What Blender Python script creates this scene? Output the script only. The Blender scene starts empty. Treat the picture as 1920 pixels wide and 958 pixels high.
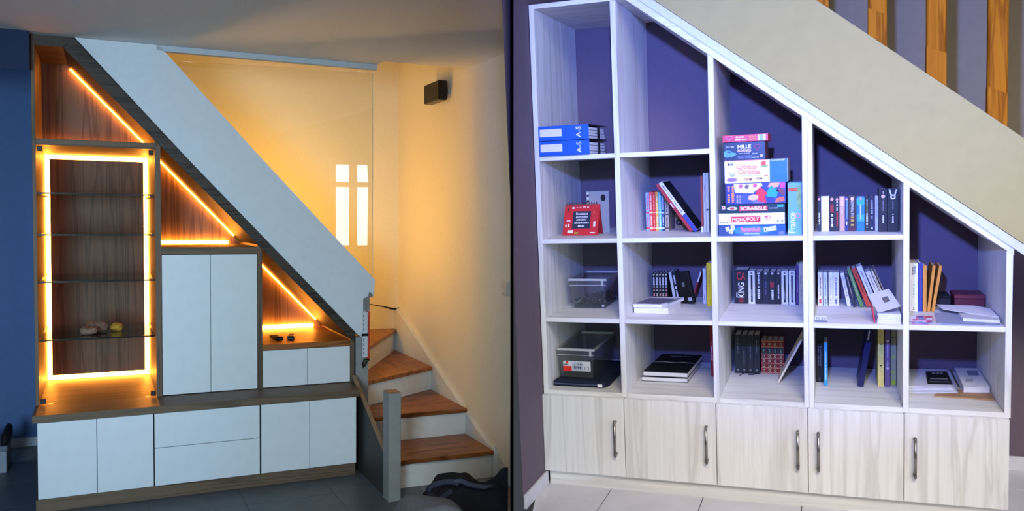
import bpy, bmesh, math, random
from mathutils import Matrix, Vector

random.seed(7)
SC = bpy.context.scene
COL = SC.collection
R = math.radians

# ------------------------------------------------------------------ camera, world, lights, exposure
# Two rooms stand side by side, parted by a thin black partition.  World axes = the right-hand room
# (X along the bookcase front, Y into the depth, Z up).  LEFT maps the left-hand room's own axes
# (X along the cabinet front, Y into the depth, Z up from its floor) into the world.
RIGHT = Matrix.Identity(4)
LEFT = Matrix(((0.693964, -0.719481, 0.027573, -2.879151),
               (0.716498, 0.693850, 0.072129, -0.248612),
               (-0.071027, -0.030299, 0.997014, -0.258322),
               (0, 0, 0, 1)))
CAM = Matrix(((0.937338, 0.005584, 0.348377, 1.215899),
              (0.345809, 0.107291, -0.932150, -3.578768),
              (-0.042583, 0.994212, 0.098637, 1.425954),
              (0, 0, 0, 1)))
cam_data = bpy.data.cameras.new('camera')
cam_data.sensor_width = 36.0
cam_data.lens = 30.0
cam_data.clip_start = 0.02
cam = bpy.data.objects.new('camera', cam_data)
COL.objects.link(cam)
cam.matrix_world = CAM
SC.camera = cam

SC.view_settings.view_transform = 'Standard'
SC.view_settings.look = 'None'
SC.view_settings.gamma = 1.0
SC.view_settings.use_curve_mapping = False
SC.view_settings.exposure = 0.0

world = bpy.data.worlds.new('world')
SC.world = world
world.use_nodes = True
bg = world.node_tree.nodes['Background']
bg.inputs['Color'].default_value = (0.80, 0.86, 1.0, 1)
bg.inputs['Strength'].default_value = 0.06


def lamp(name, kind, room, loc, aim, energy, color, **kw):
    d = bpy.data.lights.new(name, kind)
    d.energy = energy
    d.color = color
    for k, v in kw.items():
        setattr(d, k, v)
    o = bpy.data.objects.new(name, d)
    COL.objects.link(o)
    p = room @ Vector(loc)
    q = room @ Vector(aim)
    o.matrix_world = Matrix.Translation(p) @ (q - p).to_track_quat('-Z', 'Y').to_matrix().to_4x4()
    return o


# daylight of the left room's garden windows, behind and to the left of the camera
lamp('garden_window_light', 'AREA', LEFT, (-1.32, -6.6, 1.30), (0.50, 0.0, 1.10), 25, (0.54, 0.80, 1.0),
     shape='RECTANGLE', size=1.2, size_y=1.8, spread=R(54))
# right room: added blue spot from near the camera, window daylight from the right, added unseen warm fill from high in front
lamp('added_blue_spot', 'SPOT', RIGHT, (1.08, -2.95, 1.93), (1.16, 0.2, 1.80), 930, (0.15, 0.25, 1.0),
     spot_size=R(58), spot_blend=0.9, shadow_soft_size=0.05)
lamp('side_window_light', 'AREA', RIGHT, (3.9, -1.5, 1.75), (0.9, 0.0, 1.0), 11, (0.46, 0.54, 1.0),
     shape='RECTANGLE', size=1.2, size_y=1.4, spread=R(90))
lamp('added_warm_fill', 'AREA', RIGHT, (1.9, -3.9, 3.3), (1.05, 0.0, 0.25), 24, (1.0, 0.91, 0.78),
     shape='RECTANGLE', size=1.6, size_y=1.4, spread=R(62))

# ------------------------------------------------------------------ materials


def lin(c):
    c = c / 255.0
    return c / 12.92 if c <= 0.04045 else ((c + 0.055) / 1.055) ** 2.4


def rgb(c):
    return (lin(c[0]), lin(c[1]), lin(c[2]), 1.0)


MATS = {}


def mat(c, rough=0.55, var=0.10, scale=30.0, metal=0.0, bump=0.0, spec=0.35):
    """plain surface: a colour with a fine noise variation and optional relief"""
    key = ('p', tuple(c), rough, var, scale, metal, bump)
    if key in MATS:
        return MATS[key]
    m = bpy.data.materials.new('surface_%02x%02x%02x' % tuple(int(v) for v in c))
    m.use_nodes = True
    nt = m.node_tree
    b = nt.nodes['Principled BSDF']
    tc = nt.nodes.new('ShaderNodeTexCoord')
    nz = nt.nodes.new('ShaderNodeTexNoise')
    nz.inputs['Scale'].default_value = scale
    nz.inputs['Detail'].default_value = 3
    nt.links.new(tc.outputs['Object'], nz.inputs['Vector'])
    cr = nt.nodes.new('ShaderNodeValToRGB')
    a = rgb(c)
    cr.color_ramp.elements[0].position = 0.3
    cr.color_ramp.elements[1].position = 0.7
    cr.color_ramp.elements[0].color = (a[0] * (1 - var), a[1] * (1 - var), a[2] * (1 - var), 1)
    cr.color_ramp.elements[1].color = (min(1, a[0] * (1 + var)), min(1, a[1] * (1 + var)), min(1, a[2] * (1 + var)), 1)
    nt.links.new(nz.outputs['Fac'], cr.inputs['Fac'])
    nt.links.new(cr.outputs['Color'], b.inputs['Base Color'])
    b.inputs['Roughness'].default_value = rough
    b.inputs['Metallic'].default_value = metal
    b.inputs['Specular IOR Level'].default_value = spec
    if bump > 0:
        bp = nt.nodes.new('ShaderNodeBump')
        bp.inputs['Strength'].default_value = bump
        bp.inputs['Distance'].default_value = 0.004
        nt.links.new(nz.outputs['Fac'], bp.inputs['Height'])
        nt.links.new(bp.outputs['Normal'], b.inputs['Normal'])
    MATS[key] = m
    return m


def wood(name, light, mid, dark, axis='Z', across=16.0, along=0.9, rough=0.5, streak=0.53, strength=1.0):
    """board with grain running along one axis; every board is cut from another place of the tree"""
    key = ('w', name, axis)
    if key in MATS:
        return MATS[key]
    m = bpy.data.materials.new('wood_' + name)
    m.use_nodes = True
    nt = m.node_tree
    L = nt.links.new
    b = nt.nodes['Principled BSDF']
    tc = nt.nodes.new('ShaderNodeTexCoord')
    oi = nt.nodes.new('ShaderNodeObjectInfo')
    mul = nt.nodes.new('ShaderNodeMath')
    mul.operation = 'MULTIPLY'
    mul.inputs[1].default_value = 37.0
    L(oi.outputs['Random'], mul.inputs[0])
    add = nt.nodes.new('ShaderNodeVectorMath')
    add.operation = 'ADD'
    L(tc.outputs['Object'], add.inputs[0])
    L(mul.outputs[0], add.inputs[1])
    mp = nt.nodes.new('ShaderNodeMapping')
    s = [across, across, across]
    s['XYZ'.index(axis)] = along
    mp.inputs['Scale'].default_value = s
    L(add.outputs[0], mp.inputs['Vector'])
    n1 = nt.nodes.new('ShaderNodeTexNoise')
    n1.inputs['Scale'].default_value = 1.0
    n1.inputs['Detail'].default_value = 5
    n1.inputs['Distortion'].default_value = 0.9
    L(mp.outputs[0], n1.inputs['Vector'])
    cr = nt.nodes.new('ShaderNodeValToRGB')
    e = cr.color_ramp.elements
    e[0].position = 0.30
    e[0].color = rgb(mid)
    e[1].position = 0.75
    e[1].color = rgb(mid)
    for p, c in ((streak - 0.07, light), (streak, dark), (streak + 0.05, light)):
        k = e.new(p)
        k.color = rgb(c)
    L(n1.outputs['Fac'], cr.inputs['Fac'])
    mp2 = nt.nodes.new('ShaderNodeMapping')
    s2 = [across * 9, across * 9, across * 9]
    s2['XYZ'.index(axis)] = along * 5
    mp2.inputs['Scale'].default_value = s2
    L(add.outputs[0], mp2.inputs['Vector'])
    n2 = nt.nodes.new('ShaderNodeTexNoise')
    n2.inputs['Scale'].default_value = 1.0
    n2.inputs['Detail'].default_value = 2
    L(mp2.outputs[0], n2.inputs['Vector'])
    mx = nt.nodes.new('ShaderNodeMix')
    mx.data_type = 'RGBA'
    mx.blend_type = 'MULTIPLY'
    mx.inputs['Factor'].default_value = 0.35 * strength
    L(cr.outputs['Color'], mx.inputs['A'])
    L(n2.outputs['Fac'], mx.inputs['B'])
    gm = nt.nodes.new('ShaderNodeBrightContrast')
    gm.inputs['Bright'].default_value = 0.0
    L(mx.outputs['Result'], gm.inputs['Color'])
    L(gm.outputs['Color'], b.inputs['Base Color'])
    b.inputs['Roughness'].default_value = rough
    b.inputs['Specular IOR Level'].default_value = 0.3
    bp = nt.nodes.new('ShaderNodeBump')
    bp.inputs['Strength'].default_value = 0.15
    bp.inputs['Distance'].default_value = 0.002
    L(n2.outputs['Fac'], bp.inputs['Height'])
    L(bp.outputs['Normal'], b.inputs['Normal'])
    MATS[key] = m
    return m


def pine(axis='Z'):
    return wood('white_pine_' + axis, (242, 241, 237), (238, 236, 231), (222, 219, 213), axis, 9.0, 0.55, 0.5, 0.52, 0.55)


def oak(axis='Z'):
    return wood('smoked_oak_' + axis, (124, 102, 80), (112, 92, 72), (92, 75, 58), axis, 15.0, 0.6, 0.5, 0.5, 0.9)


def darkoak(axis='X'):
    return wood('dark_oak_' + axis, (76, 66, 56), (64, 55, 47), (44, 38, 32), axis, 14.0, 0.8, 0.5, 0.5, 0.9)


def treadwood(axis='X'):
    return wood('stair_oak_' + axis, (172, 108, 56), (154, 92, 46), (112, 62, 30), axis, 14.0, 1.2, 0.38, 0.5, 0.8)


def baluwood():
    m = wood('baluster_pine', (184, 112, 20), (170, 98, 14), (136, 74, 8), 'Z', 18.0, 1.0, 0.6, 0.5, 0.7)
    m.node_tree.nodes['Principled BSDF'].inputs['Specular IOR Level'].default_value = 0.05
    return m


def glow(name, c, strength):
    if name in MATS:
        return MATS[name]
    m = bpy.data.materials.new(name)
    m.use_nodes = True
    nt = m.node_tree
    nt.nodes.clear()
    out = nt.nodes.new('ShaderNodeOutputMaterial')
    em = nt.nodes.new('ShaderNodeEmission')
    em.inputs['Color'].default_value = (c[0], c[1], c[2], 1)
    em.inputs['Strength'].default_value = strength
    nt.links.new(em.outputs[0], out.inputs['Surface'])
    MATS[name] = m
    return m


def glass(name='clear_glass', tint=(0.96, 0.98, 0.97), ior=1.45, gain=1.0, rough=0.0, haze=None):
    """thin sheet: clear with a mirror-like share that grows towards grazing angles"""
    if name in MATS:
        return MATS[name]
    m = bpy.data.materials.new(name)
    m.use_nodes = True
    nt = m.node_tree
    nt.nodes.clear()
    L = nt.links.new
    out = nt.nodes.new('ShaderNodeOutputMaterial')
    tr = nt.nodes.new('ShaderNodeBsdfTransparent')
    tr.inputs['Color'].default_value = (*tint, 1)
    gl = nt.nodes.new('ShaderNodeBsdfGlossy')
    gl.inputs['Roughness'].default_value = rough
    fr = nt.nodes.new('ShaderNodeFresnel')
    fr.inputs['IOR'].default_value = ior
    mu = nt.nodes.new('ShaderNodeMath')
    mu.operation = 'MULTIPLY'
    mu.use_clamp = True
    mu.inputs[1].default_value = gain
    L(fr.outputs[0], mu.inputs[0])
    mx = nt.nodes.new('ShaderNodeMixShader')
    L(mu.outputs[0], mx.inputs['Fac'])
    if haze:
        df = nt.nodes.new('ShaderNodeBsdfDiffuse')
        df.inputs['Color'].default_value = (*haze[1], 1)
        m0 = nt.nodes.new('ShaderNodeMixShader')
        m0.inputs['Fac'].default_value = haze[0]
        L(tr.outputs[0], m0.inputs[1])
        L(df.outputs[0], m0.inputs[2])
        L(m0.outputs[0], mx.inputs[1])
    else:
        L(tr.outputs[0], mx.inputs[1])
    L(gl.outputs[0], mx.inputs[2])
    L(mx.outputs[0], out.inputs['Surface'])
    MATS[name] = m
    return m


# ------------------------------------------------------------------ geometry helpers
ORG = {}
ROOM = RIGHT


class G:
    """collects shapes, given in the room's own metres, for one mesh"""

    def __init__(s):
        s.bm = bmesh.new()

    def verts(s, pts):
        return [s.bm.verts.new(p) for p in pts]

    def box(s, x0, x1, y0, y1, z0, z1, bevel=0.0):
        v = s.verts([(x0, y0, z0), (x1, y0, z0), (x1, y1, z0), (x0, y1, z0), (x0, y0, z1), (x1, y0, z1), (x1, y1, z1), (x0, y1, z1)])
        fs = [s.bm.faces.new([v[i] for i in q]) for q in ((3, 2, 1, 0), (4, 5, 6, 7), (0, 1, 5, 4), (1, 2, 6, 5), (2, 3, 7, 6), (3, 0, 4, 7))]
        if bevel:
            es = list({e for fc in fs for e in fc.edges})
            bmesh.ops.bevel(s.bm, geom=es, offset=bevel, segments=1, affect='EDGES', profile=0.5)
        return s

    def prism(s, poly, a0, a1, plane='xz'):
        """polygon in a plane pushed from a0 to a1 along the axis across it"""
        def put(p, a):
            if plane == 'xz':
                return (p[0], a, p[1])
            if plane == 'yz':
                return (a, p[0], p[1])
            return (p[0], p[1], a)
        lo = s.verts([put(p, a0) for p in poly])
        hi = s.verts([put(p, a1) for p in poly])
        n = len(poly)
        s.bm.faces.new(lo[::-1])
        s.bm.faces.new(hi)
        for i in range(n):
            s.bm.faces.new([lo[i], lo[(i + 1) % n], hi[(i + 1) % n], hi[i]])
        return s

    def quad(s, a, b, c, d):
        s.bm.faces.new(s.verts([a, b, c, d]))
        return s

    def tube(s, pts, r, seg=8, flat=1.0):
        rings = []
        n = len(pts)
        P = [Vector(p) for p in pts]
        for i, p in enumerate(P):
            t = (P[min(i + 1, n - 1)] - P[max(i - 1, 0)]).normalized()
            u = t.cross(Vector((0.13, 0.21, 0.97)))
            if u.length < 1e-4:
                u = t.cross(Vector((1, 0, 0)))
            u.normalize()
            w = t.cross(u)
            rr = r[i] if isinstance(r, (list, tuple)) else r
            rings.append(s.verts([p + u * (rr * math.cos(2 * math.pi * k / seg)) + w * (rr * flat * math.sin(2 * math.pi * k / seg)) for k in range(seg)]))
        for a, b in zip(rings, rings[1:]):
            for k in range(seg):
                s.bm.faces.new([a[k], a[(k + 1) % seg], b[(k + 1) % seg], b[k]])
        s.bm.faces.new(rings[0][::-1])
        s.bm.faces.new(rings[-1])
        return s

    def disc(s, cx, cz, r, y, seg=16, rx=None, r_in=0.0):
        rx = rx or r
        o = s.verts([(cx + rx * math.cos(2 * math.pi * k / seg), y, cz + r * math.sin(2 * math.pi * k / seg)) for k in range(seg)])
        if r_in <= 0:
            s.bm.faces.new(o)
        else:
            i = s.verts([(cx + rx * r_in * math.cos(2 * math.pi * k / seg), y, cz + r * r_in * math.sin(2 * math.pi * k / seg)) for k in range(seg)])
            for k in range(seg):
                s.bm.faces.new([o[k], o[(k + 1) % seg], i[(k + 1) % seg], i[k]])
        return s

    def grid(s, fn, nu, nv):
        rows = [[s.bm.verts.new(fn(i / nu, j / nv)) for i in range(nu + 1)] for j in range(nv + 1)]
        for j in range(nv):
            for i in range(nu):
                s.bm.faces.new([rows[j][i], rows[j][i + 1], rows[j + 1][i + 1], rows[j + 1][i]])
        return s

    def done(s, name, material, parent=None, at=(0, 0, 0), tilt=None, label=None, cat=None, group=None, kind=None, smooth=False, bevel=0.0):
        bm = s.bm
        if bevel:
            bmesh.ops.bevel(bm, geom=list(bm.edges), offset=bevel, segments=1, affect='EDGES', profile=0.5)
        bmesh.ops.recalc_face_normals(bm, faces=list(bm.faces))
        org = Vector(ORG[parent.name]) if parent else Vector(at)
        if tilt is None:
            bmesh.ops.translate(bm, verts=list(bm.verts), vec=-org)
        me = bpy.data.meshes.new(name)
        bm.to_mesh(me)
        bm.free()
        if smooth:
            for p in me.polygons:
                p.use_smooth = True
        me.materials.append(material)
        o = bpy.data.objects.new(name, me)
        COL.objects.link(o)
        ORG[o.name] = tuple(org)
        if parent:
            o.parent = parent
        else:
            o.matrix_world = ROOM @ Matrix.Translation(org) @ (tilt or Matrix.Identity(4))
            if tilt is not None:
                ORG[o.name] = (0, 0, 0)
        tag(o, label, cat, group, kind)
        return o


def tag(o, label=None, cat=None, group=None, kind=None):
    if label:
        o['label'] = label
    if cat:
        o['category'] = cat
    if group:
        o['group'] = group
    if kind:
        o['kind'] = kind
    return o


def thing(name, label, cat, at=(0, 0, 0), group=None, tilt=None):
    o = bpy.data.objects.new(name, None)
    o.empty_display_size = 0.05
    COL.objects.link(o)
    o.matrix_world = ROOM @ Matrix.Translation(Vector(at)) @ (tilt or Matrix.Identity(4))
    ORG[o.name] = (0, 0, 0) if tilt is not None else tuple(at)
    return tag(o, label, cat, group)


def share(src, name, loc, parent):
    """another copy of a piece, sharing its mesh"""
    o = bpy.data.objects.new(name, src.data)
    COL.objects.link(o)
    o.parent = parent
    o.location = loc
    return o


# lettering: flat print on a front face (facing -Y), fitted into a box
TEXT_CACHE = {}


def text_mesh(s, bold=0.0):
    key = (s, bold)
    if key in TEXT_CACHE:
        return TEXT_CACHE[key]
    cu = bpy.data.curves.new('lettering', 'FONT')
    cu.body = s
    cu.size = 1.0
    cu.resolution_u = 3
    cu.offset = bold
    cu.space_line = 0.85
    cu.align_x = 'CENTER'
    ob = bpy.data.objects.new('lettering', cu)
    COL.objects.link(ob)
    dg = bpy.context.evaluated_depsgraph_get()
    me = bpy.data.meshes.new_from_object(ob.evaluated_get(dg))
    COL.objects.unlink(ob)
    bpy.data.objects.remove(ob)
    bpy.data.curves.remove(cu)
    vs = [(v.co.x, v.co.y) for v in me.vertices]
    fs = [tuple(p.vertices) for p in me.polygons]
    bpy.data.meshes.remove(me)
    x0 = min(v[0] for v in vs); x1 = max(v[0] for v in vs)
    y0 = min(v[1] for v in vs); y1 = max(v[1] for v in vs)
    vs = [((x - (x0 + x1) / 2) / (x1 - x0), (y - (y0 + y1) / 2) / (y1 - y0)) for x, y in vs]
    TEXT_CACHE[key] = (vs, fs)
    return TEXT_CACHE[key]


def letters(s, cx, cz, w, h, y, material, parent, turn=0, bold=0.0, name='lettering', top=False):
    """w x h box before turning; turn in degrees; local coordinates of the parent's own space (room metres)"""
    vs, fs = text_mesh(s, bold)
    ca, sa = math.cos(R(turn)), math.sin(R(turn))
    g = G()
    pts = []
    for u, v in vs:
        a, b = u * w, v * h
        a, b = a * ca - b * sa, a * sa + b * ca
        pts.append((cx + a, y, cz + b) if not top else (cx + a, cz + b, y))
    bv = g.verts(pts)
    for fc in fs:
        try:
            g.bm.faces.new([bv[i] for i in fc])
        except ValueError:
            pass
    return g.done(name, material, parent)


def small_print(cx, cz, w, h, y, material, parent, vertical=True, name='small_print', rows=1, seed=0):
    """lettering too small to read: short upright strokes in a row"""
    rnd = random.Random(seed + int(cx * 7919) + int(cz * 104729))
    g = G()
    L = h if vertical else w
    T = (w if vertical else h) / rows
    for r in range(rows):
        q = -L / 2
        while q < L / 2 - T * 0.3:
            step = T * rnd.uniform(0.45, 0.75)
            if rnd.random() > 0.14:
                a0, a1 = q, min(q + step * 0.72, L / 2)
                c = ((r + 0.5) / rows - 0.5) * (w if vertical else h)
                hh = T * rnd.uniform(0.25, 0.40)
                if vertical:
                    g.quad((cx + c - hh, y, cz + a0), (cx + c + hh, y, cz + a0), (cx + c + hh, y, cz + a1), (cx + c - hh, y, cz + a1))
                else:
                    g.quad((cx + a0, y, cz - c - hh), (cx + a1, y, cz - c - hh), (cx + a1, y, cz - c + hh), (cx + a0, y, cz - c + hh))
            q += step
    return g.done(name, material, parent)


def patch(x0, x1, z0, z1, y, material, parent, name='print_patch'):
    return G().quad((x0, y, z0), (x1, y, z0), (x1, y, z1), (x0, y, z1)).done(name, material, parent)


WHITE = mat((238, 238, 240), 0.5, 0.04)
PAPER = mat((228, 222, 206), 0.8, 0.08, 200)
BLACK = mat((14, 14, 16), 0.45, 0.2)

# ------------------------------------------------------------------ partition between the two rooms
g = G()
g.box(-0.0064, 0.0064, -2.2, 2.2, -5.3, -3.42)
o = g.done('wall_partition', mat((3, 3, 3), 0.9, 0.1, spec=0.0), at=(0, 0, 0), kind='structure')
o.matrix_world = CAM.copy()
tag(o, 'thin black partition standing between the two rooms', 'partition')

# ================================================================== LEFT ROOM
ROOM = LEFT
PLASTER = mat((238, 230, 208), 0.85, 0.03, 60, bump=0.15)
CEIL = mat((232, 232, 230), 0.9, 0.03, 90, bump=0.25)
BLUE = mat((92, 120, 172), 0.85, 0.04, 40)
G().box(-3.2, 0.0, 1.265, 1.40, 0, 2.6).done('wall_left', BLUE, kind='structure', label='dark blue painted wall left of the lit cabinet', cat='wall')
G().box(0.0, 3.4, 1.265, 1.40, 0, 3.4).done('wall_back', PLASTER, kind='structure', label='warm lit plaster wall behind the stairs and glass pane', cat='wall')
G().prism([(2.48, -0.845), (2.48, 1.265), (3.40, 1.265)], 0, 3.4, 'xy').done('wall_right', PLASTER, kind='structure', label='plaster wall along the right side of the wooden stairs', cat='wall')
G().prism([(-0.08, 2.536), (-0.08, 2.33), (1.264, 2.536)], -3.2, -0.002, 'yz').done('wall_soffit', mat((38, 54, 86), 0.85, 0.04, 40), kind='structure', label='sloping soffit above the blue wall, its blue darkened for shade', cat='wall')  # darker than the wall's blue: shade under the ceiling put into the colour
# ceiling slab with the stairwell opening behind its edge
g = G()
g.prism([(-3.2, -6.9), (-0.75, -6.9), (0.10, -5.8), (1.78, -2.3), (2.478, -0.86), (2.478, -0.13), (1.93, -0.13), (1.93, 0.04), (0.62, 0.04), (0.62, 1.265), (-3.2, 1.265)], 2.537, 2.72, 'xy')
g.done('ceiling', CEIL, kind='structure', label='white ceiling over the lit cabinet room', cat='ceiling')
G().box(0.3, 3.0, -0.13, 1.4, 3.4, 3.5).done('ceiling_stairwell', PLASTER, kind='structure', label='ceiling high over the stairwell', cat='ceiling')
G().box(-3.2, 0.0, 1.248, 1.265, 0.0, 0.062, 0.003).done('baseboard_left', mat((205, 210, 222), 0.5, 0.03), kind='structure', label='pale baseboard at the foot of the blue wall', cat='baseboard')

# floor: dark tiles on a grout bed
g = G()
g.prism([(-3.2, -6.9), (-0.75, -6.9), (0.10, -5.8), (1.78, -2.3), (2.478, -0.86), (2.478, 1.265), (-3.2, 1.265)], -0.06, -0.004, 'xy')
fl = g.done('floor', mat((150, 152, 152), 0.9, 0.1), at=(0, 0, 0), kind='structure', label='dark grey tiled floor of the lit cabinet room', cat='floor')
TILE = mat((92, 99, 106), 0.42, 0.14, 9, bump=0.05)
first = None
for i in range(-4, 5):
    for j in range(-5, 4):
        x, y = 1.03 + i * 0.48, -0.57 + j * 0.48
        if y + 0.48 > 1.27 or x + 0.48 > 2.6 or y < -2.5:
            continue
        if x + 0.48 > 2.50 + (0.481 * (y + 0.8) if y < -0.8 else 0.1):
            continue
        if first is None:
            first = G().box(0.0015, 0.4785, 0.0015, 0.4785, -0.006, 0.0, 0.0015).done('floor_tile', TILE, fl)
            first.location = (x, y, 0)
        else:
            share(first, 'floor_tile', (x, y, 0), fl)

# ---- built-in lit cabinet
LED = glow('led_strip_warm', (1.0, 0.31, 0.032), 52.0)
LED_SOFT = glow('led_strip_soft', (1.0, 0.28, 0.026), 30.0)
LED_DIM = glow('led_strip_dim', (1.0, 0.26, 0.022), 40.0)
FRONT = mat((232, 236, 238), 0.42, 0.02, 15)
CLEAR = glass('cabinet_glass', (0.97, 0.98, 0.97), 1.45, 0.5)
SHELFGLASS = glass('shelf_glass', (0.86, 0.87, 0.85), 1.5, 1.0)
GEDGE = mat((22, 24, 22), 0.2, 0.1)
METAL = mat((170, 168, 160), 0.3, 0.1, metal=1.0)


def slope(x):                     # underside of the sloped board
    return 2.478 - 1.052 * (x - 0.156)


# tall display unit
d = thing('display_cabinet', 'tall oak display unit with glass shelves and glowing edge lights', 'cabinet', (0, 0, 0.5166))
G().box(0, 0.018, 0, 1.263, 0.5166, 2.535, 0.001).done('side_panel', oak(), d)
G().prism([(0.6138, 0.5166), (0.6443, 0.5166), (0.6443, slope(0.6443) - 0.002), (0.6138, slope(0.6138) - 0.002)], 0, 0.86).done('side_panel', oak(), d)
G().prism([(0.018, 2.479), (0.157, 2.479), (0.205, 2.535), (0.018, 2.535)], 0, 0.62).done('top_panel', darkoak(), d)
G().box(0.018, 0.6138, 0, 0.86, 1.9435, 1.978, 0.001).done('shelf_board', oak('X'), d)
G().prism([(0.018, 1.978), (0.6138, 1.979), (0.156, 2.477), (0.018, 2.479)], 0.60, 0.616).done('niche_back_panel', oak(), d)
G().box(0.046, 0.586, 0.80, 0.816, 0.546, 1.915).done('back_panel', oak(), d)
G().box(0.018, 0.6138, 0.845, 0.858, 0.5166, 1.9435).done('rear_board', oak(), d)
for b in ((0.0195, 0.045, 0.80, 0.812, 0.546, 1.915), (0.587, 0.6125, 0.80, 0.812, 0.546, 1.915),
          (0.0195, 0.6125, 0.80, 0.812, 1.916, 1.942), (0.0195, 0.6125, 0.80, 0.812, 0.5175, 0.545)):
    G().box(*b).done('led_strip', LED, d)
# niche lights: along the foot of the back board and under the slope
G().box(0.03, 0.59, 0.580, 0.597, 1.979, 1.990).done('led_strip', LED_DIM, d)
G().prism([(0.175, slope(0.175) - 0.003), (0.60, slope(0.60) - 0.003), (0.594, slope(0.60) - 0.009), (0.169, slope(0.175) - 0.009)], 0.575, 0.597).done('led_strip', LED_SOFT, d)
for z in (1.686, 1.457, 1.196, 0.872):
    s_ = G().box(0.021, 0.611, 0.034, 0.72, z - 0.008, z, 0.0).done('glass_shelf', SHELFGLASS, d)
    G().box(0.021, 0.611, 0.030, 0.0338, z - 0.0085, z + 0.0005).done('shelf_edge', GEDGE, s_)
    for sx, a in ((0.0185, 1), (0.6133, -1)):
        for yy in (0.06, 0.62):
            G().tube([(sx, yy, z - 0.011), (sx + a * 0.022, yy, z - 0.011)], 0.003, 6).tube([(sx + a * 0.004, yy, z - 0.012), (sx + a * 0.016, yy + 0.012, z + 0.012)], 0.0022, 5).done('shelf_pin', METAL, s_)
gd = G().box(0.020, 0.612, -0.006, -0.001, 0.522, 1.940).done('glass_door', CLEAR, d)
for x, z in ((0.024, 1.908), (0.582, 1.908), (0.024, 0.526), (0.582, 0.526)):
    G().box(x, x + 0.027, -0.013, -0.0062, z, z + 0.028, 0.002).box(x + 0.004, x + 0.02, -0.0008, 0.02, z + 0.006, z + 0.022).done('hinge_clip', BLACK, gd)

# middle unit: triangular niche over a pair of doors
d = thing('niche_cabinet', 'middle oak unit with glowing triangular niche above two tall white doors', 'cabinet', (0.645, 0, 0.5166), 'sloped niche units under the stairs')
G().prism([(1.183, 0.5166), (1.2106, 0.5166), (1.2106, slope(1.2106) - 0.002), (1.183, slope(1.183) - 0.002)], 0, 0.82).done('side_panel', oak(), d)
G().box(0.6445, 1.183, 0, 0.80, 1.341, 1.381, 0.001).done('shelf_board', oak('X'), d)
G().prism([(0.645, 1.381), (1.182, 1.381), (0.645, slope(0.645) - 0.003)], 0.70, 0.716).done('niche_back_panel', oak(), d)
G().box(0.66, 1.17, 0.05, 0.80, 0.53, 1.335).done('body', darkoak(), d)
for x0, x1 in ((0.6475, 0.9115), (0.9145, 1.1805)):
    G().box(x0, x1, 0.002, 0.021, 0.521, 1.337, 0.001).done('door', FRONT, d)
G().box(0.650, 1.10, 0.672, 0.698, 1.3815, 1.404).done('led_strip', LED, d)
G().prism([(0.67, slope(0.67) - 0.003), (1.14, slope(1.14) - 0.003), (1.134, slope(1.14) - 0.010), (0.664, slope(0.67) - 0.010)], 0.672, 0.698).done('led_strip', LED_SOFT, d)

# right unit: smaller niche over two small doors
d = thing('niche_cabinet', 'lowest oak unit with small glowing niche above two small white doors', 'cabinet', (1.211, 0, 0.5166), 'sloped niche units under the stairs')
G().prism([(1.7545, 0.5166), (1.779, 0.5166), (1.779, slope(1.779) - 0.002), (1.7545, slope(1.7545) - 0.002)], 0, 0.82).done('side_panel', oak(), d)
G().box(1.2108, 1.7545, 0, 0.82, 0.750, 0.784, 0.001).done('shelf_board', treadwood('X'), d)
G().prism([(1.211, 0.784), (1.754, 0.784), (1.754, slope(1.754) - 0.003), (1.211, slope(1.211) - 0.003)], 0.79, 0.806).done('niche_back_panel', oak(), d)
G().box(1.225, 1.745, 0.05, 0.80, 0.53, 0.745).done('body', darkoak(), d)
for x0, x1 in ((1.2135, 1.4815), (1.4845, 1.752)):
    G().box(x0, x1, 0.002, 0.021, 0.521, 0.747, 0.001).done('door', FRONT, d)
G().box(1.215, 1.69, 0.762, 0.788, 0.7845, 0.808).done('led_strip', LED, d)
G().prism([(1.23, slope(1.23) - 0.003), (1.71, slope(1.71) - 0.003), (1.704, slope(1.71) - 0.010), (1.224, slope(1.23) - 0.010)], 0.762, 0.788).done('led_strip', LED_SOFT, d)

# sloped board closing the three units
g = G()
g.prism([(0.158, slope(0.158)), (1.782, slope(1.782)), (1.786, 0.832), (0.792, 1.889), (0.206, 2.535), (0.2055, 2.535)], -0.004, 0.84)
g.done('sloped_board', darkoak(), at=(1.78, 0, 0.77), label='long dark sloped board capping the lit cabinet under the stairs', cat='board')

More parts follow.
